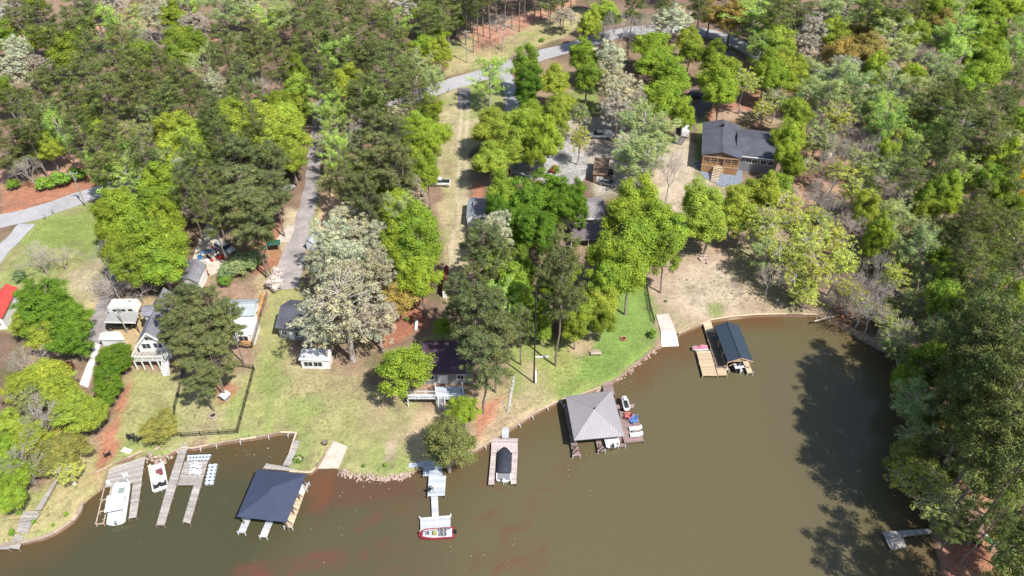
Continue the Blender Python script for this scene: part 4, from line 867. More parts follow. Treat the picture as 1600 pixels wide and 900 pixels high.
# --- dock with the big pontoon-like boat
d1 = dock('boat_dock', 'broad weathered dock with a boat lift frame holding the big white boat', 'dock',
     [[(171, 732), (227, 713), (221, 753), (163, 762)], [(207.5, 756), (221.5, 753.5), (213, 808), (201, 810)]], wdt=.32)
fr = MB()
def zz(x, y, z=.5): return Z(x, y, z)
for a, q in (((163, 762), (150, 819)), ((174, 761), (162, 818)), ((150, 819), (162, 818)), ((158.5, 782), (172, 779)), ((155, 800), (168, 797))):
    fr.bar(zz(*a), zz(*q), .14, .14)
for a in ((165, 779), (164, 797), (160, 812)): fr.bar(zz(*a, .2), zz(a[0]+4, a[1]-2, .8), .14, .14)
fr.build('lift_frame', mat('faded_red_timber', (.50, .36, .29), .85), d1)
piles(d1, [zz(*p) for p in ((150, 819), (162, 818), (158, 782), (155, 800), (172, 779))], .8, M_POSTT)

# --- H shaped dock
d2 = dock('boat_dock', 'weathered grey dock shaped like a letter H with two long fingers', 'dock',
     [[(284.5, 689), (296, 689), (276, 757), (262, 757)], [(262, 757), (276, 757), (256.7, 821), (244, 820.5)], [(288.5, 721), (325, 719.5), (314.5, 757.5), (277, 758)], [(302.5, 758), (314.2, 758), (297, 818), (285.4, 815)]], wdt=.3, lip=.1)
fl = tmat('grey_plastic_floats', (.50, .55, .62), .5, var=.06)
for nm, q in (('grey plastic floating dock behind the H shaped dock', [(293, 711), (330, 709.5), (325.5, 718.5), (291.5, 720)]), ('narrow grey plastic floating dock moored right of the H shaped dock', [(326, 725), (340, 724), (333, 756), (319, 757)])):
    Q = quadz(q, .28); c = sum(Q, Vector())/4; o = thing('floating_dock', nm, 'floating dock', (c.x, c.y, 0), 'grey plastic floating docks')
    n1, n2 = (7, 2) if 'behind' in nm else (2, 6); dk = MB(); hol = MB()
    for i in range(n1):
        for j in range(n2):
            def L(u, v): return Q[0].lerp(Q[1], u).lerp(Q[3].lerp(Q[2], u), v)
            dk.prism([L((i+.03)/n1, (j+.03)/n2), L((i+.97)/n1, (j+.03)/n2), L((i+.97)/n1, (j+.97)/n2), L((i+.03)/n1, (j+.97)/n2)], .34, rnd.uniform(.9, 1.08))
            p = L((i+.5)/n1, (j+.5)/n2)
            for s in (-.35, .35): hol.tube(p+Vector((s*.6, s, .0)), p+Vector((s*.6, s, .03)), .11)
    dk.build('float_block', fl, o); hol.build('cap', M_BLACK, o)

# --- dock left of the blue boathouse
dock('walkway', 'narrow grey walkway going down the bank to the blue roofed boathouse', 'walkway', [[(461, 688), (468.5, 689), (454, 728), (441.5, 727)]], .74, lip=0)
dock('boat_dock', 'grey plank landing behind the blue roofed boathouse', 'dock', [[(416, 724), (458, 731), (469, 737), (411, 732)]], .6, lip=.1)
b = MB(); b.prism([Z(x, y, zz_) for x, y, zz_ in ((521, 688.5, .78), (543, 697.5, .78), (529, 731, .16), (493, 732, .16))], .5); tag(b.build('boat_ramp', M_CONC), 'pale concrete boat ramp running into the water beside the blue roofed boathouse', 'boat ramp')

def seams(root, face, eave, apexes, m, step=.5, r=.025):
    # ribs up a roof face given as polygon (3D, planar) with eave edge a-b first
    a, b_ = face[0], face[1]; e = (b_-a); L = e.length; e.normalize(); n = (face[1]-face[0]).cross(face[2]-face[0]).normalized()
    if n.z < 0: n = -n
    up = n.cross(e).normalized(); up = up if up.z > 0 else -up
    s = MB(); k = int(L/step)
    for i in range(1, k):
        p = a+e*(L*i/k); best = None
        for j in range(1, len(face)):
            c, d = face[j], face[(j+1) % len(face)]; f = d-c
            # solve p+up*t = c+f*u in plane basis
            A = [(up.dot(e), -f.dot(e)), (up.dot(up), -f.dot(up))]; B = [(c-p).dot(e), (c-p).dot(up)]
            det = A[0][0]*A[1][1]-A[0][1]*A[1][0]
            if abs(det) < 1e-6: continue
            t = (B[0]*A[1][1]-A[0][1]*B[1])/det; u = (A[0][0]*B[1]-A[1][0]*B[0])/det
            if t > .05 and -.001 <= u <= 1.001: best = t if best is None else min(best, t)
        if best: s.bar(p+n*.015, p+up*(best-.05)+n*.015, .035, .04)
    if s.v: s.build('seam', m, root)
def rect3(a, b, d):                      # true rectangle from one edge a-b and a point d beyond a
    e = (b-a); e.z = 0; n = Vector((-e.y, e.x, 0)).normalized(); w_ = (d-a).dot(n); return [a, b, b+n*w_, a+n*w_]
def hip_roof(root, q, zr, ridge=0, m=None, seam=None, th=.12, step=.5):
    a, b, c, d = q; ctr = (a+b+c+d)/4
    u = ((b-a)+(c-d)); v = ((d-a)+(c-b)); long = u if u.length > v.length else v; long = Vector((long.x, long.y, 0)).normalized()
    r1, r2 = ctr-long*ridge/2, ctr+long*ridge/2; r1 = Vector((r1.x, r1.y, zr)); r2 = Vector((r2.x, r2.y, zr))
    faces = []
    for p, s in ((a, b), (b, c), (c, d), (d, a)):
        if ridge < .01: faces.append([p, s, r1])
        else:
            e = (s-p).normalized()
            if abs(e.dot(long)) > .7: faces.append([p, s]+([r2, r1] if e.dot(long) > 0 else [r1, r2]))
            else: faces.append([p, s, r1 if ((p+s)/2-r1).length < ((p+s)/2-r2).length else r2])
    rb = MB()
    for f in faces:
        dn = Vector((0, 0, -th)); rb.add(f+[p+dn for p in f], [tuple(range(len(f))), tuple(range(2*len(f)-1, len(f)-1, -1)), (0, len(f), len(f)+1, 1)])
    ro = rb.build('roof', m, root)
    hp = MB()
    for p in (a, b, c, d):
        t = r1 if (p-r1).length < (p-r2).length else r2; hp.bar(p+Vector((0, 0, .02)), t+Vector((0, 0, .03)), .16, .05)
    if ridge > .01: hp.bar(r1+Vector((0, 0, .03)), r2+Vector((0, 0, .03)), .2, .05)
    hp.build('ridge_cap', m, ro)
    if seam:
        for f in faces: seams(ro, f, None, None, seam, step)
    return ro
def gable_roof(root, q, zr, axis=0, m=None, seam=None, th=.14, step=.5, over=0):
    # q: four eave corners; ridge runs parallel to q0-q1 (axis 0) or q1-q2 (axis 1)
    a, b, c, d = q if axis == 0 else (q[1], q[2], q[3], q[0])
    r1, r2 = (a+d)/2, (b+c)/2; r1 = Vector((r1.x, r1.y, zr)); r2 = Vector((r2.x, r2.y, zr)); rb = MB(); dn = Vector((0, 0, -th))
    for f in ([a, b, r2, r1], [c, d, r1, r2]):
        rb.add(f+[p+dn for p in f], [(0, 1, 2, 3), (7, 6, 5, 4), (0, 4, 5, 1), (1, 5, 6, 2), (2, 6, 7, 3), (3, 7, 4, 0)])
    ro = rb.build('roof', m, root); hp = MB(); hp.bar(r1+Vector((0, 0, .02)), r2+Vector((0, 0, .02)), .3, .06); hp.build('ridge_cap', m, ro)
    if seam:
        for f in ([a, b, r2, r1], [c, d, r1, r2]): seams(ro, f, None, None, seam, step)
    return ro, (a, b, c, d, r1, r2)

# --- blue hip roofed boathouse
ze = 3.0; q = [Z(370, 807, ze), Z(447, 816, ze), Z(478.5, 741, ze), Z(402, 733, ze)]; ctr = sum(q, Vector())/4; zt = solve_z(ctr.x, ctr.y, 765, ze, 8)
M_BLUE = mat('navy_metal_roof', (.062, .074, .12), .42, .2, var=.06, scale=.6, spec=.5)
bh = thing('boathouse', 'square boathouse with a dark blue hipped metal roof at the left', 'boathouse', (ctr.x, ctr.y, 0), 'boathouses on the water')
hip_roof(bh, q, zt, .6, M_BLUE, mat('blue_seam', (.088, .103, .16), .4, .2, var=.03), step=.55)
def ins(q, k): c = sum(q, Vector())/len(q); return [p.lerp(c, k) for p in q]
def bh_posts(root, q, k, ztop, m, n=3, r=.1):
    I = ins(q, k); 
    for a, b_ in ((I[0], I[3]), (I[1], I[2])):
        for i in range(n):
            p = a.lerp(b_, i/(n-1)); bb = MB(); bb.tube((p.x, p.y, -1.4), (p.x, p.y, ztop-.1), r); bb.build('post', m, root)
    fb = MB(); J = [Vector((p.x, p.y, ztop-.22)) for p in I]
    for i in range(4): fb.bar(J[i], J[(i+1) % 4], .12, .22)
    fb.build('beam', m, root)
bh_posts(bh, q, .1, ze, M_WOODB, 4)
def strip(root, a, b_, w_, z, m, nm='decking', wdt=.3):
    a = Vector((a.x, a.y, z)); b_ = Vector((b_.x, b_.y, z)); d = (b_-a).normalized(); s = Vector((-d.y, d.x, 0))*w_/2; bb = MB(); boards(bb, a-s, a+s, b_+s, b_-s, wdt=wdt); bb.build(nm, m, root)
    bb = MB(); bb.bar(a-Vector((0, 0, .16)), b_-Vector((0, 0, .16)), w_*.85, .18); bb.build('frame', M_WOODB, root)
    piles(root, [a-s, a+s, b_-s, b_+s], z+.25, M_WOODP, .09)
fa, fb_ = (q[0]+q[3])/2, 0
back = (q[3], q[2]); front = (q[0], q[1])
def lerpw(u, v, z=.55):                  # u across (left-right), v back-front (1=front)
    p = back[0].lerp(back[1], u).lerp(front[0].lerp(front[1], u), v); return Vector((p.x, p.y, z))
for u, v1 in ((.07, 1.13), (.53, 1.16)):
    strip(bh, lerpw(u, .0), lerpw(u, v1), 1.1, .55, M_WOODP)
strip(bh, lerpw(.0, .06), lerpw(1.0, .06), 1.2, .556, M_WOODG)
strip(bh, Z(474.5, 757, .55), Z(450, 824, .55), 1.25, .55, M_CREAMB)
for t in (.3, .62, .93):
    bb = MB(); p = Z(474.5, 757, .55).lerp(Z(450, 824, .55), t); bb.bar(p+Vector((.5, 0, 0)), p+Vector((-1.0, .4, 1.9)), .1, .1); bb.build('brace', M_WOODB, bh)
bx = MB(); p = Z(470, 764, .75); bx.box((p.x, p.y, .78), (.8, 1.6, .4), .35); dbx = bx.build('dock_box', M_WHITEP); tag(dbx, 'white storage box on the walkway beside the blue roofed boathouse', 'box')

# --- grey hip roofed boathouse
ze = 3.0; q = [Z(897, 688, ze), Z(976, 681, ze), Z(956, 610, ze), Z(884, 619, ze)]; ctr = sum(q, Vector())/4; zt = solve_z(ctr.x, ctr.y, 638.5, ze, 8)
M_GREYR = mat('mauve_grey_metal_roof', (.35, .325, .34), .5, .15, var=.05, scale=.6); M_GREYS = mat('mauve_grey_seam', (.30, .28, .295), .5, .15, var=.05)
bh = thing('boathouse', 'square boathouse with a light grey hipped metal roof', 'boathouse', (ctr.x, ctr.y, 0), 'boathouses on the water')
ro = hip_roof(bh, q, zt, 0, M_GREYR, M_GREYS, step=.42); vb = MB(); vb.tube((ctr.x, ctr.y, zt-.2), (ctr.x, ctr.y, zt+.22), .14); vb.build('vent', M_BLACK, ro)
bh_posts(bh, q, .08, ze, M_WOODM, 4)
back = (q[3], q[2]); front = (q[0], q[1])
for u, v1 in ((.04, 1.13), (.55, 1.08), (.97, 1.02)): strip(bh, lerpw(u, .0), lerpw(u, v1), 1.15, .55, M_WOODM)
strip(bh, lerpw(0, .05), lerpw(1, .05), 1.2, .556, M_WOODM)
for u in (.03, .55):
    bb = MB(); p = lerpw(u, 1.06, .62); bb.bar(p+Vector((-.5, -.4, 0)), p+Vector((.5, .4, .03)), .12, .1); bb.bar(p+Vector((-.5, .1, 0)), p+Vector((.4, .6, 1.2)), .1, .1); bb.build('brace', M_BLACK, bh)
dock('boat_dock', 'mauve plank sun deck with loungers right of the grey roofed boathouse', 'dock', [[(968, 642), (996, 648), (1006, 689), (970, 693)]], .55, M_WOODM, post=M_WOODM, lip=.05)
dock('boat_dock', 'small mauve plank side dock carrying a jet ski lift', 'dock', [[(962, 632.5), (991, 631), (990.5, 637), (964, 638.5)]], .55, M_WOODM, post=M_WOODM, lip=.1, step=3)
dock('walkway', 'mauve plank walkway from the green lawn to the grey roofed boathouse', 'walkway', [[(940.5, 598), (956.5, 594.5), (961, 616), (944, 616)]], .75, M_WOODM, lip=0)

# --- dark blue gable roofed boathouse and its dock
ze = 2.8; a, b_, d = Z(1137, 566, ze), Z(1177, 564.5, ze), Z(1120, 509, ze); q = rect3(a, b_, d); ctr = sum(q, Vector())/4; zr = solve_z((a.x+b_.x)/2, (a.y+b_.y)/2, 559.5, ze, 6)
M_NAVY = mat('dark_blue_shingles', (.035, .052, .075), .7, 0, var=.08, scale=2)
bh = thing('boathouse', 'narrow boathouse with a dark blue gabled roof on tan posts', 'boathouse', (ctr.x, ctr.y, 0), 'boathouses on the water')
ro, (ea, eb, ec, ed, r1, r2) = gable_roof(bh, q, zr, 1, M_NAVY, None)
bh_posts(bh, q, .1, ze, M_POSTT, 4, .1)
gb = MB()
for (e1, e2, rr2) in ((q[0], q[1], None), (q[3], q[2], None)):
    mid = (e1+e2)/2; top = Vector((mid.x, mid.y, zr-.16)); k = (ctr-mid).normalized()*.18
    A = [e1.lerp(mid, .04)+k, e2.lerp(mid, .04)+k, top+k]; A = [p-Vector((0, 0, .16 if i < 2 else 0)) for i, p in enumerate(A)]
    gb.add(A+[p+k*.4 for p in A], [(0, 1, 2), (5, 4, 3), (0, 3, 4, 1), (1, 4, 5, 2), (2, 5, 3, 0)])
gb.build('gable_panel', M_WOODO if False else mat('pine_gable', (.55, .38, .24), .8), bh)
tr = MB()
for e1, e2 in ((q[0], q[1]),):
    mid = (e1+e2)/2; k = (mid-ctr).normalized()*.03
    for e in (e1, e2): tr.bar(e-Vector((0, 0, .1))+k, Vector((mid.x, mid.y, zr-.08))+k, .05, .2)
    for t, s in ((.1, .3), (.9, .7)): tr.bar(e1.lerp(e2, t)-Vector((0, 0, 1.0)), e1.lerp(e2, s)-Vector((0, 0, .3)), .1, .1)
tr.build('fascia', mat('pine_gable', (0, 0, 0)), bh)
back = (q[3], q[2]); front = (q[0], q[1])
strip(bh, lerpw(.95, .0), lerpw(.93, 1.08), 1.0, .55, M_CREAMB); strip(bh, lerpw(.05, .05), lerpw(.08, .98), .7, .55, M_WOODT)
dock('boat_dock', 'tan and brown L-shaped dock left of the dark blue roofed boathouse', 'dock',
     [[(1091, 480), (1104, 480), (1106, 487), (1093, 487)], [(1093, 487), (1106, 487), (1116, 519), (1102.5, 518)], [(1102.5, 518), (1116, 519), (1133, 573.5), (1119, 574.5)], [(1088, 549), (1110, 548), (1121, 587), (1098, 587)], [(1119, 575), (1133, 574), (1136, 586), (1122, 586.5)]],
     .62, mats=[M_WHITE, M_CREAMB, M_WOODB, M_WOODT, M_WOODT], post=M_POSTT, lip=.05)
b = MB(); b.prism([Z(x, y, zq) for x, y, zq in ((1025, 492, 1.0), (1045, 490, 1.0), (1055.5, 517, .76), (1033, 518, .76))], .5); tag(b.build('boat_ramp', mat('pinkish_concrete', (.55, .45, .40), .9, var=.15, scale=.8)), 'rough pinkish concrete ramp sloping to the white slab between fence and dock', 'boat ramp')
b = MB(); b.prism([Z(x, y, zq) for x, y, zq in ((1032.7, 518.5, .78), (1055.5, 517.5, .78), (1060.5, 540, .15), (1034, 541, .15))], .4); tag(b.build('ramp_slab', mat('white_slab', (.85, .85, .83), .6, var=.05)), 'bright white ramp slab at the water edge right of the green lawn', 'ramp slab')

# --- dock with blue decking, gangway and raft
M_BLUEW = tmat('bluish_grey_boards', (.46, .50, .54), .75, var=.12, scale=2)
dock('boat_dock', 'bluish grey angled dock below the leaning lakeside pine', 'dock', [[(638.5, 724), (690, 717), (690, 727), (638.5, 731)], [(661, 729), (690, 728), (692, 744), (661, 743.5)], [(670, 744), (697, 743), (695, 774), (668, 775)]], .72, M_BLUEW, wdt=.3, lip=.05)
dock('gangway', 'narrow pale gangway between the bluish dock and the raft', 'gangway', [[(673.5, 775.4), (684, 775.4), (685.5, 806.5), (675, 807.5)]], .5, M_WOODP, lip=-.3, step=4)
dock('floating_raft', 'pale square raft with the red boat moored against it', 'raft', [[(656.5, 809), (703.7, 805), (704, 827), (657, 830)]], .5, M_WOODP, wdt=.38, lip=.35, post=M_WHITE)
dock('boat_dock', 'U-shaped pinkish grey dock around the boat under a dark cover', 'dock', [[(768, 684), (809, 685), (809, 706.5), (767.4, 706.5)], [(767.4, 707), (775.5, 707), (772, 757), (763, 757)], [(800.5, 707), (809, 707), (806.6, 756), (798, 756)]], .6, tmat('pinkish_grey_boards', (.46, .39, .37), .85, var=.18, scale=3), lip=.1)
dock('walkway', 'pale ramp from the seawall down to the U-shaped dock', 'walkway', [[(784.5, 668), (795, 668), (795, 684), (784, 684)]], .8, M_WOODP, lip=0)
dock('boat_dock', 'dark weathered L-shaped dock in the shade at the bottom right', 'dock', [[(1378.5, 830.5), (1408, 829), (1416, 855), (1392, 859)], [(1408, 829), (1456, 825), (1456, 833), (1410, 838)]], .6, M_WOODG, lip=.1)
# ------------------------------------------------------------------ houses
M_SH = mat('charcoal_shingles', (.085, .088, .108), .85, var=.2, scale=2.5, var2=.16)
M_SHG = mat('grey_shingles', (.21, .205, .23), .85, var=.2, scale=2.5, var2=.18)
M_SHL = mat('pale_grey_shingles', (.36, .40, .42), .85, var=.12, scale=2.5)
M_SHP = mat('plum_shingles', (.095, .055, .080), .85, var=.25, scale=2.5, var2=.15)
M_SHB = mat('taupe_shingles', (.25, .225, .235), .85, var=.12, scale=2.5)
M_MET = mat('pale_metal_roof', (.42, .46, .50), .5, .2, var=.05)
M_SIDW = mat('white_siding', (.72, .72, .70), .7, var=.05)
M_SIDG = mat('grey_siding', (.22, .22, .235), .8, var=.08)
M_SIDB = mat('brown_siding', (.20, .13, .09), .8, var=.12)
def window(root, p, ang, w_, h_, out):                       # on a wall running along ang, facing out
    b = MB(); q = p+out*.03; e = Vector((math.cos(ang), math.sin(ang), 0))
    for s in (-1, 1): b.box(q+e*s*w_/2, (.09, .08, h_+.12), ang); 
    for s in (-1, 1): b.box(q+Vector((0, 0, s*h_/2)), (w_-.1, .08, .09), ang)
    b.box(q, (.05, .06, h_-.1), ang); f = b.build('window', M_WHITE, root)
    g = MB(); g.box(p+out*.015, (w_-.1, .03, h_-.1), ang); gl = g.build('pane', M_GLASS, f, world=False)
    # the pane is built in the frame's space
    me = gl.data; off = parent_world(f)
    for v in me.vertices: v.co = v.co-off
def door(root, p, ang, w_, h_, out, m=None):
    b = MB(); b.box(p+out*.02, (w_, .06, h_), ang); d = b.build('door', m or M_WHITE, root)
    e = Vector((math.cos(ang), math.sin(ang), 0)); k = MB(); k.tube(p+e*w_*.38+out*.05, p+e*w_*.38+out*.12, .04); k.build('handle', M_CHROME, d)
def house(name, label, q, zg, zr, axis, roofm, wallm, over=.4, kind='gable', seam=None, ridge=4, wins=(), doors=(), cat='house', group=None, walls=True, hole=None):
    """q: eave corners (front-left, front-right, back-right, back-left)"""
    ctr = sum(q, Vector())/4; root = thing(name, label, cat, (ctr.x, ctr.y, zg), group); ze = q[0].z
    if kind == 'gable': ro, info = gable_roof(root, q, zr, axis, roofm, seam)
    elif kind == 'hip': ro = hip_roof(root, q, zr, ridge, roofm, seam)
    else: b = MB(); b.prism(q, .18); ro = b.build('roof', roofm, root)
    ex = (q[1]-q[0]).normalized(); ey = (q[3]-q[0]).normalized()
    I = [q[0]+(ex+ey)*over, q[1]+(-ex+ey)*over, q[2]-(ex+ey)*over, q[3]+(ex-ey)*over]
    if walls:
        b = MB(); zt = ze-.16
        vs = [Vector((p.x, p.y, zg-.3)) for p in I]+[Vector((p.x, p.y, zt)) for p in I]; fs = [(0, 1, 5, 4), (1, 2, 6, 5), (2, 3, 7, 6), (3, 0, 4, 7)]
        if kind == 'gable':
            w_ = (q[3]-q[0]).length if axis == 0 else (q[1]-q[0]).length; k = (zr-ze)*(1-2*over/w_)
            if axis == 0: m1, m2 = (I[0]+I[3])/2, (I[1]+I[2])/2
            else: m1, m2 = (I[0]+I[1])/2, (I[3]+I[2])/2
            up = ze+(zr-ze)-.2
            vs += [Vector((m1.x, m1.y, up)), Vector((m2.x, m2.y, up))]
            if axis == 0: fs[3] = (3, 0, 4, 8, 7); fs[1] = (1, 2, 6, 9, 5)
            else: fs[0] = (0, 1, 5, 8, 4); fs[2] = (2, 3, 7, 9, 6)
        b.add(vs, fs); b.build('wall', wallm, root)
        bt = MB()
        sides = {'front': (I[0], I[1]), 'right': (I[1], I[2]), 'back': (I[2], I[3]), 'left': (I[3], I[0])}
        for s, t, z, w_, h_ in wins:
            a, c = sides[s]; d = (c-a); out = Vector((d.y, -d.x, 0)).normalized(); p = a.lerp(c, t); window(root, Vector((p.x, p.y, zg+z)), math.atan2(d.y, d.x), w_, h_, out)
        for s, t, w_, h_ in doors:
            a, c = sides[s]; d = (c-a); out = Vector((d.y, -d.x, 0)).normalized(); p = a.lerp(c, t); door(root, Vector((p.x, p.y, zg+h_/2)), math.atan2(d.y, d.x), w_, h_, out)
    return root, ro, I
def railing(root, pts, h=1.0, m=M_WHITE, pick=.14, post=.1, name='railing'):
    b = MB()
    for a, c in zip(pts[:-1], pts[1:]):
        a, c = Vector(a), Vector(c); L = (c-a).length; U = Vector((0, 0, 1))
        b.bar(a+U*h, c+U*h, .08, .06); b.bar(a+U*.12, c+U*.12, .05, .05)
        for i in range(int(L/1.8)+2):
            p = a.lerp(c, min(1, i*1.8/L)); b.bar(p, p+U*(h+.05), post)
        if pick:
            for i in range(int(L/pick)): p = a.lerp(c, i*pick/L); b.bar(p+U*.12, p+U*h, .03)
    return b.build(name, m, root)
def stairs(root, a, c, w_, m, rails=None, name='staircase'):       # from top a to foot c
    b = MB(); d = c-a; dh = Vector((d.x, d.y, 0)); n = max(3, int(abs(d.z)/.19)); ang = math.atan2(dh.y, dh.x); s = Vector((-dh.y, dh.x, 0)).normalized()
    for i in range(n):
        p = a+d*((i+.5)/n); b.box(p, (dh.length/n*.92, w_, .05), ang, rnd.uniform(.85, 1.1))
    for k in (-1, 1): b.bar(a+s*k*w_/2-Vector((0, 0, .12)), c+s*k*w_/2-Vector((0, 0, .12)), .06, .24)
    st = b.build(name, m, root)
    if rails:
        r = MB()
        for k in (-1, 1):
            r.bar(a+s*k*w_/2+Vector((0, 0, .95)), c+s*k*w_/2+Vector((0, 0, .95)), .07, .07)
            for i in range(5): p = a.lerp(c, i/4)+s*k*w_/2; r.bar(p, p+Vector((0, 0, .97)), .07)
            for i in range(18): p = a.lerp(c, i/18)+s*k*w_/2; r.bar(p, p+Vector((0, 0, .95)), .03)
        r.build('handrail', rails, st, world=False)
        me = st.children[0].data; off = parent_world(st)
        for v in me.vertices: v.co = v.co-off
    return st

# --- charcoal roofed house on the right: two crossing gables, screened porch in front
q = rect3(P(1096, 242, 4.6), P(1159.5, 249, 4.6), P(1107, 190, 4.6)); zg = q[0].z-4.6
for p in q: p.z = q[0].z
ze = q[0].z; zr = solve_z((q[0].x+q[1].x)/2, (q[0].y+q[1].y)/2, 237.5, ze, ze+5)
hA, ro, I = house('house', 'charcoal roofed house with a pine screened porch and front steps', q, zg, zr, 1, M_SH, M_SIDB, .45, wins=[('left', .7, 3.2, 1.4, 1.1), ('left', .3, 3.2, 1.2, 1.1)])
rb = MB(); rx = (q[3]+q[2])/2; rf = (q[0]+q[1])/2; pp = Vector((rf.x, rf.y, zr)).lerp(Vector((rx.x, rx.y, zr)), .78); rb.box(pp+Vector((0, 0, .2)), (.7, .7, .9), heading(q[0], q[1])); rb.build('chimney', M_BLACK, ro)
# right wing
q2 = rect3(P(1150, 243, 4.2), P(1219, 251, 4.2), P(1150, 199, 4.2))
for p in q2: p.z = ze-.3
z2 = zr-.1
rr_w, (a_, b__, c_, d_, e1, e2) = gable_roof(hA, q2, z2, 0, M_SH)
ex = (q2[1]-q2[0]).normalized(); ey = (q2[3]-q2[0]).normalized(); o = .45
J = [q2[0]+(ex+ey)*o, q2[1]+(-ex+ey)*o, q2[2]-(ex+ey)*o, q2[3]+(ex-ey)*o]; wb = MB()
vs = [Vector((p.x, p.y, zg-.6)) for p in J]+[Vector((p.x, p.y, ze-.48)) for p in J]; m1, m2 = (J[0]+J[3])/2, (J[1]+J[2])/2
vs += [Vector((m1.x, m1.y, z2-.3)), Vector((m2.x, m2.y, z2-.3))]; wb.add(vs, [(0, 1, 5, 4), (1, 2, 6, 9, 5), (2, 3, 7, 6), (3, 0, 4, 8, 7)]); wb.build('wall', M_SIDG, hA)
d = J[1]-J[0]; out = Vector((d.y, -d.x, 0)).normalized(); an = math.atan2(d.y, d.x)
for t in (.3, .45, .66, .85): p = J[0].lerp(J[1], t); window(hA, Vector((p.x, p.y, zg+2.9)), an, 1.3, 1.2, out)
gb = MB(); g0, g1 = q2[0]-Vector((0, 0, .12)), q2[1]-Vector((0, 0, .12)); gb.bar(g0.lerp(g1, .08)+out*.06, g1+out*.06, .12, .22); gb.build('gutter', M_WHITE, rr_w, world=True)
# screened porch under the front gable
d = q[1]-q[0]; ex = d.normalized(); ey = (q[3]-q[0]).normalized(); an = math.atan2(d.y, d.x); fl_ = zg+2.0; W = d.length
def pt(u, v, z): p = q[0]+ex*(W*u)+ey*v; return Vector((p.x, p.y, z))
pb = MB()
for u in (.06, .24, .42, .58, .76, .94): pb.bar(pt(u, .1, zg), pt(u, .1, ze-.2), .16)
pb.bar(pt(.05, .1, ze-.3), pt(.95, .1, ze-.3), .16, .25)
for u0, u1 in ((.06, .42), (.58, .94)): pb.bar(pt(u0, .1, fl_+1.0), pt(u1, .1, fl_+1.0), .08, .08); pb.bar(pt(u0, .1, fl_+1.6), pt(u1, .1, fl_+1.6), .06, .06)
pb.build('porch_frame', mat('porch_timber', (.40, .25, .16), .8), hA)
for u0, u1 in ((.06, .4), (.6, .94)):
    sk = MB()
    for i in range(14):
        a = u0+(u1-u0)*i/14; b_ = u0+(u1-u0)*(i+.93)/14; c = (pt(a, .02, 0)+pt(b_, .02, 0))/2; sk.box((c.x, c.y, (zg-.3+fl_+.75)/2), ((b_-a)*W, .05, fl_+.75-zg+.3), an, rnd.uniform(.85, 1.15))
    sk.build('porch_skirt', tmat('aged_pine_boards', (.38, .21, .10), .8), hA)
dk = MB(); dk.prism([pt(.04, -.05, fl_), pt(.96, -.05, fl_), pt(.96, .44, fl_), pt(.04, .44, fl_)], .15); dk.build('porch_floor', M_WOODT, hA)
stairs(hA, pt(.44, -.2, fl_), pt(.40, -4.2, zg+.05), 1.6, M_CREAMB, None)
stairs(hA, pt(.55, -.2, fl_), pt(.54, -1.9, zg+1.0), .7, M_WOODT, None)
gr = MB(); gr.prism([P(x, y, .06) for x, y in ((1084, 255), (1096, 250), (1160, 262), (1160, 285), (1128, 292), (1100, 277))], .2); tag(gr.build('slate_bed', mat('blue_grey_gravel', (.20, .23, .29), .95, var=.25, scale=2)), 'blue-grey stone bed around the front steps of the charcoal roofed house', 'stone bed')

# --- long house in the middle, mostly under trees
q = rect3(P(739, 342, 2.8), P(946, 342, 2.8), P(752, 308, 2.8)); ze = q[0].z; zg = ze-2.9
hB, ro, I = house('house', 'long low house with taupe roof and white fascia hidden under bright green trees', q, zg, ze+1.7, 0, M_SHB, M_SIDW, wins=[('left', .35, 1.5, 1.2, 1), ('left', .7, 1.5, 1.2, 1), ('front', .1, 1.5, 1.4, 1.1), ('front', .9, 1.5, 1.4, 1.1)], doors=[('front', .5, 1, 2.05)])
b = MB(); fq = q[0].lerp(q[1], .72)+Vector((0, -.12, .02)); b.bar(fq, q[1]+Vector((0, -.12, .02)), .1, .3); b.build('fascia', M_WHITE, ro)
pq = [P(893, 377, 2.2), P(947, 373, 2.2), P(947, 346, 2.9), P(890, 350, 2.9)]; b = MB(); b.prism(pq, .14); b.build('porch_roof', mat('umber_shingles', (.16, .135, .14), .85), hB)
for p in pq[:2]+[(pq[0]+pq[1])/2]: b = MB(); b.bar((p.x, p.y+.3, zg-.1), (p.x, p.y+.3, p.z-.12), .14); b.build('post', M_WHITE, hB)
# --- metal shed end at its left
q = rect3(P(737, 341, 2.7), P(758, 341, 2.7), P(742, 312, 2.7)); ze = q[0].z
for p in q: p.x -= 1.2
house('garage', 'pale grey metal roofed garage at the left end of the long house', q, ze-2.7, ze+1.0, 1, M_MET, M_SIDW, .2, seam=M_MET, cat='garage', doors=[('front', .5, 1, 2)])

# --- gabled white house with deck at the left
a, b_ = P(211, 543, 3.6), P(262, 540, 3.6); q = rect3(a, b_, P(245, 470, 3.6)); ze = q[0].z = q[1].z = a.z
for p in q: p.z = ze
zg = ze-3.7; zr = solve_z((a.x+b_.x)/2, (a.y+b_.y)/2, 521, ze, ze+9)
ex = (q[1]-q[0]).normalized(); ey = (q[3]-q[0]).normalized()
hC, ro, I = house('house', 'steep grey roofed white house with a raised deck and white stair', q, zg, zr, 1, M_SHG, M_SIDW, .35, wins=[('left', .3, 2, 1, 1), ('left', .6, 2, 1, 1)])
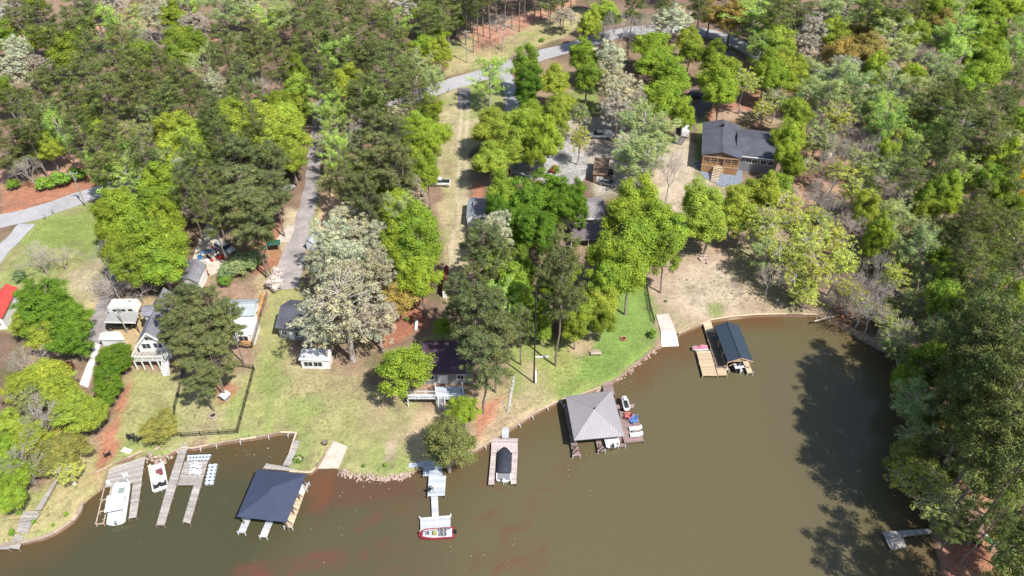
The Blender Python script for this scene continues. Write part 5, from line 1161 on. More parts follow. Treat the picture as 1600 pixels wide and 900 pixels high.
# the front gable stands back 3 m behind the deck: white gable with window, roof overhang framed in white
gf = MB()
for e in (q[0], q[1]):
    m_ = (q[0]+q[1])/2; gf.bar(e-Vector((0, 0, .05))-ey*.06, Vector((m_.x, m_.y, zr+.02))-ey*.06, .1, .34)
gf.build('barge_board', M_WHITE, ro)
df = zg+2.5; W = (q[1]-q[0]).length; dkq = [q[0]-ey*3.0-ex*.2, q[1]-ey*3.0-ex*.2, q[1]-ey*.02+ex*.1, q[0]-ey*.02+ex*.1]; dkq = [Vector((p.x, p.y, df)) for p in dkq]
dkq[0] = Vector((*P(207, 563, 2.5)[:2], df)); dkq[1] = Vector((*P(257, 562, 2.5)[:2], df))
b = MB(); boards(b, dkq[0], dkq[3], dkq[2], dkq[1], wdt=.25); b.build('deck', M_WOODG, hC)
b = MB(); c0 = [Vector((p.x, p.y, df-.06)) for p in ins(dkq, .01)]; b.prism(c0, .2); b.build('deck_frame', M_WHITE, hC)
railing(hC, [dkq[3], dkq[0], dkq[1], dkq[2]], 1.0, M_WHITE, .16)
for t in (.02, .25, .5, .75, .98): p = dkq[0].lerp(dkq[1], t); b = MB(); b.bar((p.x, p.y+.1, zg-.2), (p.x, p.y+.1, df-.1), .18); b.build('post', M_WHITE, hC)
out = -ey; an = heading(q[0], q[1])
for t in (.3, .7): p = I[0].lerp(I[1], t); window(hC, Vector((p.x, p.y, zg+3.6)), an, 1.5, 1.3, out)
p = I[0].lerp(I[1], .5); window(hC, Vector((p.x, p.y, zg+5.4)), an, 1.6, .9, out)
for t in (.2, .5, .8): p = I[0].lerp(I[1], t); window(hC, Vector((p.x, p.y, zg+1.2)), an, 1.5, 1.4, out)
stairs(hC, Vector((*P(259, 551, 2.5)[:2], df)), Vector((*P(260, 588, 0)[:2], zg+.2)), 1.0, M_WHITE, M_WHITE)
# dormer and side gable
b = MB(); m_ = (q[3]+q[0])/2; pz = (q[0]*.35+q[3]*.65); c = pz+ex*1.2; b.box((c.x, c.y, ze+1.0), (2.2, 2.2, 1.4), an); dm = b.build('dormer', M_SIDW, hC)
rq = [c+ex*sx*1.5+ey*sy*1.5 for sx, sy in ((-1, -1), (1, -1), (1, 1), (-1, 1))]; rq = [Vector((p.x, p.y, ze+1.6)) for p in rq]
gr_, _ = gable_roof(hC, rq, ze+2.4, 0, M_SHG); gr_.name = 'dormer_roof'
c = (q[1]*.6+q[2]*.4)-ex*1.4; 
for k in (.3, .55):
    c = q[1].lerp(q[2], k)-ex*.9; b = MB(); b.box((c.x, c.y, ze+1.35), (1.3, 1.5, .12), an); b.build('skylight', M_WHITE, hC)
# garage at its far end
q = [P(282, 437, 3), P(309, 442, 3), P(322, 413, 3), P(295, 405, 3)]; ze = sum(p.z for p in q)/4
for p in q: p.z = ze
house('garage', 'grey shingled garage beside the concrete apron with red things behind it', q, ze-3, ze+.8, 1, M_SHG, M_SIDW, .3, cat='garage', doors=[('right', .5, 2.6, 2.1)], wins=[('front', .5, 1.5, 1, 1)])

# --- pale roofed house with a long pine ramp
q = rect3(P(352, 494, 3), P(397, 493, 3), P(354, 468, 3)); ze = q[0].z; zg = ze-3
hD, ro, I = house('house', 'pale grey roofed house beside the long pine ramp', q, zg, ze+1.1, 0, M_SHL, M_SIDW, .3, wins=[('right', .5, 1.6, 1.2, 1), ('front', .2, 1.5, 1.2, 1)])
fq = [P(362, 522, 2.7), P(394, 522.5, 2.7), P(402, 495, 2.9), P(366, 495, 2.9)]; b = MB(); b.prism(fq, .16); b.build('porch_roof', M_WHITE, hD)
I2 = ins([Vector((p.x, p.y, zg)) for p in fq], .04); b = MB(); b.prism([Vector((p.x, p.y, fq[0].z-.17)) for p in I2], 2.9); b.build('porch_wall', M_SIDW, hD)
d = I2[1]-I2[0]; out = Vector((d.y, -d.x, 0)).normalized(); p = I2[0].lerp(I2[1], .5); window(hD, Vector((p.x, p.y, zg+1.5)), math.atan2(d.y, d.x), 1.8, 1.3, out)
rp = dock('wood_ramp', 'long new orange pine ramp with railings running down beside the pale roofed house', 'ramp', [[(411, 459), (418, 460), (407, 494), (399, 493)], [(399, 494), (407, 495), (394, 541), (387, 540)], [(374, 529), (389, 529), (388, 541), (374, 539)]], ramp={0: (zg+1.4,)*4, 1: (zg+1.4, zg+1.4, zg+.9, zg+.9), 2: (zg+.9,)*4}, m=M_WOODO, lip=0)
railing(rp, [Z(418, 460, zg+1.4), Z(407.5, 494, zg+1.4), Z(394.5, 541, zg+.9), Z(374, 540, zg+.9)], .9, M_WOODB, .25)
railing(rp, [Z(411, 459, zg+1.4), Z(403, 476, zg+1.4)], .9, M_WOODO, .25)

# --- dark roofed house under the big pale tree
q = rect3(P(429, 512, 3), P(495, 519, 3), P(442, 466, 3)); ze = q[0].z; zg = ze-3
for p in q: p.z = ze
hE, ro, I = house('house', 'dark slate roofed house half hidden by the big pale cream tree', q, zg, ze+1.9, 0, M_SH, M_SIDG, .4, wins=[('front', .15, 1.6, 1.1, 1.2), ('front', .5, 1.6, 1.1, 1.2), ('left', .5, 1.6, 1.2, 1.2)], doors=[('front', .32, .95, 2.05)])
q = rect3(P(466, 562, 2.5), P(514, 563, 2.5), P(466, 544, 2.5)); ze = q[0].z
house('sun_room', 'flat white roofed sun room under the big pale cream tree', q, ze-2.6, ze+.2, 0, M_CONCW, M_SIDW, .25, kind='flat', cat='sun room', wins=[('front', .25, 1.3, 1.6, 1.2), ('front', .6, 1.3, 1.6, 1.2)])

# --- plum roofed house and its deck
q = rect3(P(656, 584, 3), P(742, 583, 3), P(640, 532, 3)); ze = q[0].z; zg = ze-3
hF, ro, I = house('house', 'plum shingled low roofed house behind the lakeside pines', q, zg, ze+1.2, 0, M_SHP, M_SIDG, .4, wins=[('front', .15, 1.6, 1.2, 1.2), ('front', .75, 1.6, 1.2, 1.2)], doors=[('front', .4, 1.6, 2.1)])
dz = zg+1.9; Q = [Z(680, 604, dz), Z(722, 603, dz), Z(726, 624, dz), Z(682, 624, dz)]; root = thing('raised_deck', 'blue-grey raised deck with white railing in front of the plum roofed house', 'deck', (Q[0].x, Q[0].y, zg))
b = MB(); boards(b, *Q, wdt=.25); b.build('decking', M_BLUEW, root); railing(root, [Q[0], Q[3], Q[2], Q[1]], .95, M_WHITE, .15)
W2 = [Z(637, 617, dz), Z(682, 617, dz), Z(682, 623.5, dz), Z(637, 623.5, dz)]; b = MB(); boards(b, W2[0], W2[3], W2[2], W2[1], wdt=.25); b.build('walkway', M_BLUEW, root)
railing(root, [W2[1], W2[0], W2[3], W2[2]], .95, M_WHITE, .15)
for p in Q+W2: bb = MB(); bb.bar((p.x, p.y, zg-.5), (p.x, p.y, dz-.05), .14); bb.build('post', M_WHITE, root)
stairs(root, Z(690, 625, dz), P(690, 640, .1), 1.1, M_BLUEW, M_WHITE)

# --- small buildings
q = rect3(P(476, 378, 2.3), P(489, 381, 2.3), P(479, 362, 2.3)); ze = q[0].z
for p in q: p.z = ze
house('garden_shed', 'small pale blue-grey garden shed right of the mottled driveway', q, ze-2.3, ze+.7, 1, M_SHL, M_SIDW, .12, cat='shed', doors=[('front', .5, .9, 1.8)])
q = rect3(P(690, 452, 2.4), P(698, 452, 2.4), P(688, 416, 2.4)); ze = q[0].z
for p in q: p.z = ze
house('garden_shed', 'narrow red roofed shed beside the two-track grass lane', q, ze-2.4, ze+.5, 1, mat('red_metal_roof', (.20, .03, .035), .5, .1), M_SIDB, .15, cat='shed', doors=[('front', .5, .8, 1.8)])
q = rect3(P(-24, 500, 3), P(3, 497, 3), P(-10, 452, 3)); ze = q[0].z
for p in q: p.z = ze
house('house', 'bright red roofed building cut off by the left edge', q, ze-3, ze+1.1, 1, mat('bright_red_roof', (.62, .07, .06), .6), M_SIDW, .3, wins=[('front', .5, 1.5, 1.2, 1)])
q = rect3(P(926, 272, 2.6), P(950, 274, 2.6), P(928, 245, 2.6)); ze = q[0].z
for p in q: p.z = ze
house('garden_shed', 'dark brown shed among the parked cars under silvery trees', q, ze-2.6, ze+.8, 0, M_SIDB, M_SIDB, .2, cat='shed', doors=[('front', .5, 1.6, 1.9)])
q = rect3(P(156, 529, .9), P(194, 531, .9), P(163, 515, .9)); 
q = [P(154, 531, 2.2), P(195, 531, 2.2), P(186, 517, 2.2), P(162, 518, 2.2)]; ze = q[0].z
for p in q: p.z = ze
house('garden_shed', 'low white roofed shed between the hedge and the canopy', q, ze-2.2, ze+.5, 0, mat('off_white_roof', (.62, .66, .64), .7, var=.12), M_SIDW, .2, cat='shed', doors=[('left', .5, .9, 1.9)])
# long white wall-like strip beside the hedge
b = MB(); pts = [P(x, y, .35) for x, y in ((149, 536), (156, 538), (137, 605), (124, 600))]; b.prism(pts, .7); tag(b.build('concrete_walk', M_CONCW), 'raised pale concrete walk along the left side of the long hedge', 'walk')
# carport with car below
q = [P(163, 503, 2.7), P(212, 504, 2.7), P(217, 488, 2.7), P(171, 488, 2.7)]; ze = q[0].z
for p in q: p.z = ze
ctr = sum(q, Vector())/4; root = thing('carport', 'flat grey roofed carport between the camper trailer and the white shed', 'carport', (ctr.x, ctr.y, ze-2.7))
b = MB(); b.prism(q, .12); ro = b.build('roof', mat('grey_felt_roof', (.33, .325, .315), .8, var=.1), root)
for p in ins(q, .05): bb = MB(); bb.bar((p.x, p.y, ze-2.9), (p.x, p.y, ze-.1), .12); bb.build('post', M_BLACK, root)
b = MB(); b.bar(q[0]+Vector((0, -.05, -.05)), q[1]+Vector((0, -.05, -.05)), .06, .3); b.build('fascia', M_WHITE, ro)
# green canopy
p = P(424, 381, 2.2); root = thing('canopy', 'dark green fabric canopy beside the mottled driveway', 'canopy', (p.x, p.y, p.z-2.2))
q = [P(416, 384, 2.1), P(438, 382, 2.1), P(438, 374, 2.1), P(418, 375, 2.1)]; b = MB(); zc_ = q[0].z
for s in q: s.z = zc_
ro, _ = gable_roof(root, q, zc_+.4, 0, mat('green_canvas', (.02, .10, .07), .8), th=.05); ro.name = 'canvas_roof'
for s in q: bb = MB(); bb.tube((s.x, s.y, zc_-2.2), (s.x, s.y, zc_), .04); bb.build('pole', M_WHITE, root)

# ------------------------------------------------------------------ fences and poles
def picket(label, px, h=1.15, m=M_BLACK, step=.22, mesh=True, name='fence', zh=0):
    pts = []
    for (x0, y0), (x1, y1) in zip(px[:-1], px[1:]):
        a, c = P(x0, y0), P(x1, y1); k = max(1, int((c-a).length/2.4)); pts += [a.lerp(c, i/k) for i in range(k)]
    pts.append(P(*px[-1])); root = thing(name, label, 'fence', pts[0]); U = Vector((0, 0, 1))
    r = MB(); pk = MB()
    for a, c in zip(pts[:-1], pts[1:]):
        for z in (.15, h*.55, h-.05): r.bar(a+U*z, c+U*z, .04, .06)
        L = (c-a).length
        for i in range(1, int(L/step)): q_ = a.lerp(c, i*step/L); pk.bar(q_+U*.1, q_+U*h, .025)
    r.build('rail', m, root); pk.build('pickets', m, root)
    for p in pts: b = MB(); b.bar(p-U*.3, p+U*(h+.08), .09); b.build('post', m, root)
    return root
picket('black picket fence around the tan yard of the big pine', [(398, 578), (372, 677), (285, 683), (272, 680), (274, 640), (288, 583), (310, 577)])
picket('black picket fence closing the upper right corner of the tan yard', [(362, 574), (380, 574), (397, 577.5)])
picket('dark fence between the bright green lawn and the concrete ramp', [(1008, 438), (1012, 462), (1016, 485), (1022, 505)], 1.2, mat('dark_green_metal', (.03, .045, .03), .6), .12)
def upole(label, px, py, top, name='utility_pole', arm=True, r=.15, m=None, group='utility poles'):
    b0 = P(px, py); h = solve_z(b0.x, b0.y, top, b0.z, 30)-b0.z; root = thing(name, label, 'pole', (b0.x, b0.y, b0.z), group)
    b = MB(); b.tube(b0-Vector((0, 0, .5)), b0+Vector((0, 0, h)), r, r*.65, 10); b.build('post', m or M_POLE, root)
    if arm:
        b = MB(); t = b0+Vector((0, 0, h-.6)); b.bar(t-Vector((1.1, .3, 0)), t+Vector((1.1, .3, 0)), .12, .14); b.build('crossarm', M_POLE, root)
        for s in (-1, -.35, .35, 1): b = MB(); b.tube(t+Vector((s*1.05, s*.29, .07)), t+Vector((s*1.05, s*.29, .28)), .06); b.build('insulator', M_WHITE, root)
        b = MB(); b.tube(b0+Vector((.3, 0, h-2.3)), b0+Vector((.3, 0, h-1.4)), .24); b.build('transformer', M_CHROME, root)
    return b0, h
M_POLE = mat('pole_wood', (.33, .30, .26), .9, var=.15)
upole('utility pole with transformer beside the left road', 135, 323, 268); upole('utility pole behind the upper road near the felled branches', 730, 98, 47); upole('utility pole standing between the carport and the steep roofed house', 199.5, 521, 482, arm=False)
upole('tall dark pole standing in the yard left of the bright green lawn', 834, 598, 440, arm=False, m=mat('dark_pole', (.035, .03, .028), .8), r=.15)
upole('slim pole at the edge of the two-track lane', 701, 412, 385, arm=False, r=.07, name='lamp_pole', group=None)
b0, h0 = P(135, 323), 11
# overhead wires from pole to pole
# ------------------------------------------------------------------ vehicles
def wheel(root, x, y, r=.36, w_=.24):
    s = 1 if y > 0 else -1
    b = MB(); b.tube((x, y-s*w_/2, r), (x, y+s*w_/2, r), r, n=18); t = b.build('wheel', M_RUBBER, root, world=False)
    b = MB(); b.tube((x, y+s*w_*.5, r), (x, y+s*(w_*.5+.015), r), r*.62, n=14); b.build('rim', M_CHROME, t, world=False)
def body(root, name, prof, w_, m, z0=0, taper=0, inset=.06):      # side outline (x,z) extruded across, edges pulled in
    n = len(prof); cx = sum(p[0] for p in prof)/n; cz = sum(p[1] for p in prof)/n; rings = []
    for y, k in ((-w_/2, 1-inset), (-w_/2+.07, 1), (w_/2-.07, 1), (w_/2, 1-inset)):
        rings.append([(cx+(x-cx)*k, y*(1-taper*max(0, (z-z0))), cz+(z-cz)*k) for x, z in prof])
    b = MB(); b.loft(rings); return b.build(name, m, root, world=False)
PAINT = {}
def paint(n, c): return mat('paint_'+n, c, .3, .1, var=.03, spec=.5)
def car(label, px, py, rz, kind, m, L=4.6, h=0, group='parked vehicles', cat=None):
    nm = {'sedan': 'parked_car', 'suv': 'parked_car', 'pickup': 'pickup_truck', 'van': 'parked_van', 'service': 'service_truck'}[kind]
    root = thing(nm, label, cat or {'sedan': 'car', 'suv': 'car', 'pickup': 'truck', 'van': 'van', 'service': 'truck'}[kind], (0, 0, 0), group); W = 1.85; f = L/2
    if kind == 'sedan':
        bd = body(root, 'body', [(-f, .35), (-f, .8), (-f+.25, .95), (f-1.3, .92), (f-.15, .75), (f, .5), (f-.05, .3)], W, m)
        body(root, 'cabin', [(-f+.45, .93), (-f+1.05, 1.36), (.1, 1.4), (.45, 1.36), (f-1.15, .93)], W-.16, M_GLASS, .9, .25); top = (-.45, 1.41, 1.5)
    elif kind == 'suv':
        bd = body(root, 'body', [(-f, .4), (-f, 1.0), (f-1.2, 1.05), (f-.1, .9), (f, .5), (f-.05, .35)], W, m)
        body(root, 'cabin', [(-f+.05, 1.04), (-f+.3, 1.68), (.2, 1.74), (.5, 1.68), (f-1.1, 1.04)], W-.14, M_GLASS, 1.0, .2); top = (-.65, 1.745, 2.6)
    elif kind in ('pickup', 'service'):
        bd = body(root, 'body', [(-f, .5), (-f, 1.05), (f-1.3, 1.08), (f-.1, .98), (f, .6), (f-.05, .45)], W+.05, m)
        body(root, 'cabin', [(-.5, 1.07), (-.4, 1.7), (.75, 1.74), (1.0, 1.66), (f-1.05, 1.07)], W-.12, M_GLASS, 1.05, .2); top = (.25, 1.745, 1.35)
        if kind == 'pickup': b = MB(); b.box((-f+1.05, 0, 1.085), (1.75, 1.5, .03)); b.build('bed', M_BLACK, root, world=False)
        else:
            b = MB(); b.box((-f+1.1, 0, 1.35), (2.15, 1.95, .62)); bx_ = b.build('service_box', m, root, world=False)
            b = MB(); [b.box((-f+.45+.65*i, s*.985, 1.35), (.55, .02, .45)) for i in range(3) for s in (-1, 1)]; b.build('locker_door', M_CHROME, bx_, world=False)
    else:
        bd = body(root, 'body', [(-f, .4), (-f, 1.9), (-f+.15, 2.05), (f-1.3, 2.05), (f-.55, 1.25), (f-.05, 1.0), (f, .45)], W+.1, m)
        b = MB(); b.box((f-.9, 0, 1.62), (.06, 1.6, .62), 0, 1, -.75); b.build('windscreen', M_GLASS, root, world=False); top = None
        b = MB(); [b.box((f-1.35, s*.98, 1.55), (.7, .03, .45)) for s in (-1, 1)]; b.build('side_window', M_GLASS, root, world=False)
    if top: b = MB(); b.box((top[0], 0, top[1]), (top[2], 1.32, .05)); b.build('roof_panel', m, root, world=False)
    for x in (-f+.85, f-.85):
        for y in (-.86, .86): wheel(root, x, y)
    for y in (-.65, .65):
        b = MB(); b.box((f-.02, y, .72), (.08, .32, .16)); b.build('headlight', M_WHITEP, root, world=False)
        b = MB(); b.box((-f-.0, y, .8), (.06, .26, .18)); b.build('tail_light', mat('red_lens', (.5, .02, .02), .3), root, world=False)
    p = P(px, py, h); return put(root, p+Vector((0, 0, .06)), math.radians(rz))
white, silver, black, blue, red, grey = paint('white', (.75, .76, .78)), paint('silver', (.42, .44, .46)), paint('black', (.02, .02, .025)), paint('blue', (.05, .18, .42)), paint('red', (.45, .03, .03)), paint('grey', (.16, .17, .18))
car('white service truck with lockers parked on the gravel beside the pale blossoming trees', 938, 215, 178, 'service', white, 5.8)
car('white pickup with an open black bed beside the two-track lane', 688, 289, 176, 'pickup', white, 4.9)
car('white van parked on the shaded drive left of the charcoal roofed house', 1069, 208, 82, 'van', white, 5.2)
car('white car under the silvery green trees left of the sandy drive', 1024, 234, 170, 'suv', white, 4.8)
car('black car in the shade in front of the brown shed', 943, 272, -5, 'suv', black, 4.8)
car('dark car with white stripes nearest the bright green trees', 949, 289, -25, 'sedan', grey, 4.6)
car('silver car on the sand under the silvery green trees', 992, 272, 3, 'sedan', silver, 4.6)
car('white car on the gravel behind the bright green trees', 840, 252, 15, 'sedan', white, 4.6)
car('blue truck under the yellow-green trees beside the grass lane', 756, 262, 80, 'pickup', blue, 5.2)
car('second blue car right of the blue truck', 782, 275, 75, 'sedan', blue, 4.5)
car('black car under the flat grey carport', 190, 511, 3, 'suv', black, 4.8)
car('silver car under the tall pines beside the mottled driveway', 447, 300, 60, 'sedan', silver)
car('white car under the thick pines by the concrete apron', 352, 392, -30, 'suv', silver, 4.6)
car('white car at the top of the mottled driveway', 413, 224, 30, 'van', white, 4.8)
# tractor-like things
root = thing('riding_mower', 'small red riding mower on the dirt below the upper road', 'mower', group=None)
b = MB(); b.loft([[(x, y*s, z) for y, z in ((-.4, .4), (-.4, .8), (.4, .8), (.4, .4))] for x, s in ((-.7, .9), (0, 1), (.6, .9), (.9, .7))]); b.build('body', red, root, world=False)
b = MB(); b.box((-.2, 0, .95), (.45, .5, .1)); b.box((-.42, 0, 1.15), (.08, .5, .4)); b.build('seat', M_BLACK, root, world=False)
b = MB(); b.tube((.2, 0, .8), (.05, 0, 1.15), .02); b.tube((.05, -.18, 1.16), (.05, .18, 1.16), .03); b.build('steering_wheel', M_BLACK, root, world=False)
b = MB(); b.box((.1, 0, .25), (1.1, 1.3, .15)); b.build('mower_deck', red, root, world=False)
for x, r_ in ((-.55, .32), (.65, .22)):
    for y in (-.5, .5): wheel(root, x, y, r_, .2)
put(root, P(1090, 88), .3)
m2 = copy_tree(root); m2['label'] = 'orange-red mower on the gravel yard behind the bright green trees'; m2.scale = (1.5, 1.5, 1.3); put(m2, P(865, 268), 1.2)
m3 = copy_tree(root); m3['label'] = 'red mower parked against the right side of the grey shingled garage'; m3.scale = (1.3, 1.3, 1.2); put(m3, P(318, 433), 1.1)
m4 = copy_tree(root); m4['label'] = 'red mower on the concrete apron beside the grey-green bushes'; put(m4, P(344, 404), .4)
for o in (root, m2, m3, m4): o['group'] = 'red mowers and small tractors'
# camper
root = thing('camper_trailer', 'white camper trailer parked behind the flat grey carport', 'camper')
body(root, 'body', [(-2.6, .6), (-2.75, 1.4), (-2.6, 2.5), (-2.3, 2.7), (2.2, 2.7), (2.6, 2.3), (2.75, 1.2), (2.5, .6)], 2.3, M_WHITE, inset=.04)
b = MB(); b.box((-.2, 0, 2.78), (.8, .6, .16)); b.build('roof_unit', M_SIDW, root, world=False); b = MB(); b.box((1.2, .3, 2.74), (.4, .4, .08)); b.build('roof_vent', M_CHROME, root, world=False)
for x in (-1.4, .2, 1.5): b = MB(); b.box((x, -1.16, 1.75), (.8, .03, .5)); b.build('window', M_GLASS, root, world=False)
b = MB(); b.box((-.6, -1.16, 1.4), (.6, .03, 1.5)); b.build('door', M_SIDG, root, world=False)
b = MB(); b.bar((2.5, 0, .5), (3.7, 0, .5), .12); b.tube((3.6, 0, 0), (3.6, 0, .5), .04); b.build('hitch', M_BLACK, root, world=False)
for y in (-1.05, 1.05): wheel(root, -.3, y, .34)
put(root, P(199, 489), .03)

# ------------------------------------------------------------------ boats
def hull(root, L, W, H, m, z0=-.15, bow=.35, name='hull', sq=.25, floor=None):
    rings = []; n = 12; inner = []
    for i in range(n):
        t = i/(n-1); x = -L/2+L*t; k = 1 if t < 1-bow else math.sqrt(max(0, 1-((t-(1-bow))/bow)**2))*(1-sq)+sq; k = max(k, sq*.9); hw = W/2*k; up = H+.18*max(0, t-.5)
        rings.append([(x, -hw, up), (x, -hw*.96, up*.4), (x, -hw*.5, z0), (x, 0, z0-.08), (x, hw*.5, z0), (x, hw*.96, up*.4), (x, hw, up), (x, hw*.86, up+.01), (x, hw*.80, .22), (x, -hw*.80, .22), (x, -hw*.86, up+.01)])
    b = MB(); b.loft(rings); return b.build(name, m, root, world=False)
def outboard(root, x, m=M_BLACK, z=.4):
    b = MB(); b.loft([[(x-.22*k, -.17*k, z_), (x+.22*k, -.17*k, z_), (x+.22*k, .17*k, z_), (x-.22*k, .17*k, z_)] for k, z_ in ((.7, z-.1), (1, z+.1), (1, z+.45), (.6, z+.58))]); o = b.build('outboard_motor', m, root, world=False)
    b = MB(); b.box((x, 0, z-.45), (.16, .08, .8)); b.build('motor_leg', m, o, world=False)
def seat(root, x, y, m, z=.25, rz=0, nm='seat'):
    b = MB(); b.box((x, y, z+.2), (.5, .5, .14), rz); b.box((x-.25*math.cos(rz), y-.25*math.sin(rz), z+.42), (.1, .5, .4), rz); b.tube((x, y, z-.05), (x, y, z+.15), .06); b.build(nm, m, root, world=False)
# big white boat under its white top
def heading_px(a, c, z=.3): return heading(Z(*a, z), Z(*c, z))
root = thing('motor_boat', 'big white deck boat with a square white top on the boat lift', 'boat', group='boats')
hull(root, 7.4, 2.6, .75, M_WHITEP, bow=.22, sq=.55)
b = MB(); b.box((-1.3, 0, 2.15), (2.9, 2.5, .07)); cn = b.build('canopy', M_WHITE, root, world=False)
b = MB()
for x in (-2.6, 0):
    for y in (-1.1, 1.1): b.tube((x*.8-.4, y, .7), (x, y, 2.12), .03)
b.build('canopy_frame', M_CHROME, root, world=False)
for s in (-1, 1): b = MB(); b.box((1.7, s*.85, .62), (2.3, .5, .4)); b.build('bench_seat', M_WHITE, root, world=False)
b = MB(); b.box((2.95, 0, .62), (.5, 1.5, .4)); b.build('bench_seat', M_WHITE, root, world=False)
b = MB(); b.box((1.6, 0, .26), (2.2, 1.1, .05)); b.build('floor_mat', mat('grey_green_mat', (.20, .25, .24), .8), root, world=False)
b = MB(); b.box((-.3, -.6, .75), (.6, .7, .8)); b.build('console', M_WHITEP, root, world=False); b = MB(); b.box((.1, -.6, 1.35), (.05, .8, .45), 0, 1, -.4); b.build('windshield', M_GLASS, root, world=False)
b = MB(); rp_ = [(3.5, 0), (3.2, .75), (2.4, 1.15), (.4, 1.2)]
for s_ in (-1, 1):
    for (x0, y0), (x1, y1) in zip(rp_[:-1], rp_[1:]): b.tube((x0, y0*s_, 1.25), (x1, y1*s_, 1.25), .025); b.tube((x1, y1*s_, .8), (x1, y1*s_, 1.25), .02)
b.build('rail', M_CHROME, root, world=False); b = MB(); b.box((-3.1, 0, .6), (.9, 2.2, .45)); b.build('sun_pad', M_WHITE, root, world=False)
outboard(root, -3.85, M_CHROME, .5); put(root, Z(189, 787, .35)+Vector((0, 0, .1)), heading_px((184, 818), (193.5, 757)))
root = thing('motor_boat', 'white and maroon open fishing boat moored between the two left docks', 'boat', group='boats')
hull(root, 5.4, 2.35, .6, mat('cream_gelcoat', (.62, .62, .55), .4), bow=.2, sq=.72)
for x, y, mm in ((.2, .45, M_WHITE), (.2, -.5, mat('maroon_vinyl', (.22, .07, .09), .6)), (-1.3, .5, M_WHITE), (-1.3, -.5, M_WHITE)): seat(root, x, y, mm)
b = MB(); b.box((1.5, 0, .35), (1.3, 1.6, .12)); b.build('foredeck', M_WOODP, root, world=False); b = MB(); b.box((.7, -.3, .6), (.4, .9, .6)); b.build('console', mat('maroon_vinyl', (0, 0, 0)), root, world=False)
b = MB(); b.box((-1.7, 0, .27), (1.0, 1.9, .06)); b.build('floor_mat', M_BLACK, root, world=False)
outboard(root, -2.85, M_WHITEP, .45); put(root, Z(247.5, 744, .3)+Vector((0, 0, -.3)), heading_px((252, 766), (244, 724)))
root = thing('motor_boat', 'small red open boat moored against the pale raft', 'boat', group='boats')
hull(root, 5.2, 1.75, .55, mat('red_gelcoat', (.30, .025, .045), .35), bow=.4, sq=.25)
b = MB(); b.prism([(2.0, -.3, .5), (2.0, .3, .5), (.8, .62, .5), (-2.3, .7, .5), (-2.3, -.7, .5), (.8, -.62, .5)], .1); b.build('floor', M_WOODP, root, world=False)
for x, y in ((1.3, 0), (-.6, .3), (-.6, -.35), (-1.2, -.35), (-1.2, .35)): seat(root, x, y, M_SIDG, .45)
b = MB(); b.box((.2, .1, .75), (.5, .5, .5)); b.build('console', mat('yellow_green_plastic', (.35, .36, .1), .5), root, world=False); b = MB(); b.tube((1.9, 0, .6), (2.5, .1, .8), .05); b.build('bow_motor', M_BLACK, root, world=False)
outboard(root, -2.75, M_BLACK, .5); put(root, Z(682, 834.5, .3)+Vector((0, 0, -.3)), heading_px((704, 833), (659, 836)))
root = thing('motor_boat', 'boat under a dark blue-black cover inside the U-shaped dock', 'boat', group='boats')
hull(root, 6.0, 2.3, .7, M_WHITEP, bow=.3, sq=.4)
rings = []
for i in range(10):
    t = i/9; x = -1.9+4.8*t; hw = 1.15*(1 if t < .7 else math.sqrt(max(.12, 1-((t-.7)/.32)**2))); tz = .95+.35*math.sin(math.pi*min(1, t*1.1+.05))
    rings.append([(x, -hw, .66), (x, -hw*.98, .8), (x, -hw*.45, tz), (x, 0, tz+.08), (x, hw*.45, tz), (x, hw*.98, .8), (x, hw, .66)])
b = MB(); b.loft(rings); b.build('cover', mat('navy_canvas', (.035, .04, .055), .7), root, world=False, smooth=True)
b = MB(); b.box((-2.5, 0, .62), (.9, 2.0, .2)); b.build('swim_platform', M_SIDG, root, world=False)
outboard(root, -3.25, M_WHITEP, .5); put(root, Z(787.5, 727, .3)+Vector((0, 0, -.1)), heading_px((787, 756), (788.5, 704)))
root = thing('motor_boat', 'white boat stern showing under the grey roofed boathouse', 'boat', group='boats')
hull(root, 6.2, 2.3, .85, M_WHITEP, bow=.35, sq=.25); b = MB(); b.box((-2.6, 0, .95), (.7, 1.9, .22)); b.build('sun_pad', M_WHITE, root, world=False); outboard(root, -3.3, M_BLACK, .4); put(root, Z(950, 676, .5)+Vector((0, 0, .1)), math.radians(98))
root = thing('motor_boat', 'black and white boat stern showing under the dark blue roofed boathouse', 'boat', group='boats')
hull(root, 5.6, 2.0, .7, mat('black_gelcoat', (.03, .03, .035), .3), bow=.35, sq=.25); seat(root, -1.4, .5, M_WHITE, .35); seat(root, -1.4, -.5, M_WHITE, .35); b = MB(); b.box((-2.3, 0, .72), (.5, 1.7, .12)); b.build('sun_pad', M_WHITE, root, world=False)
outboard(root, -3.0, M_WHITEP, .4); put(root, Z(1146, 563, .4)+Vector((0, 0, -.1)), math.radians(101))
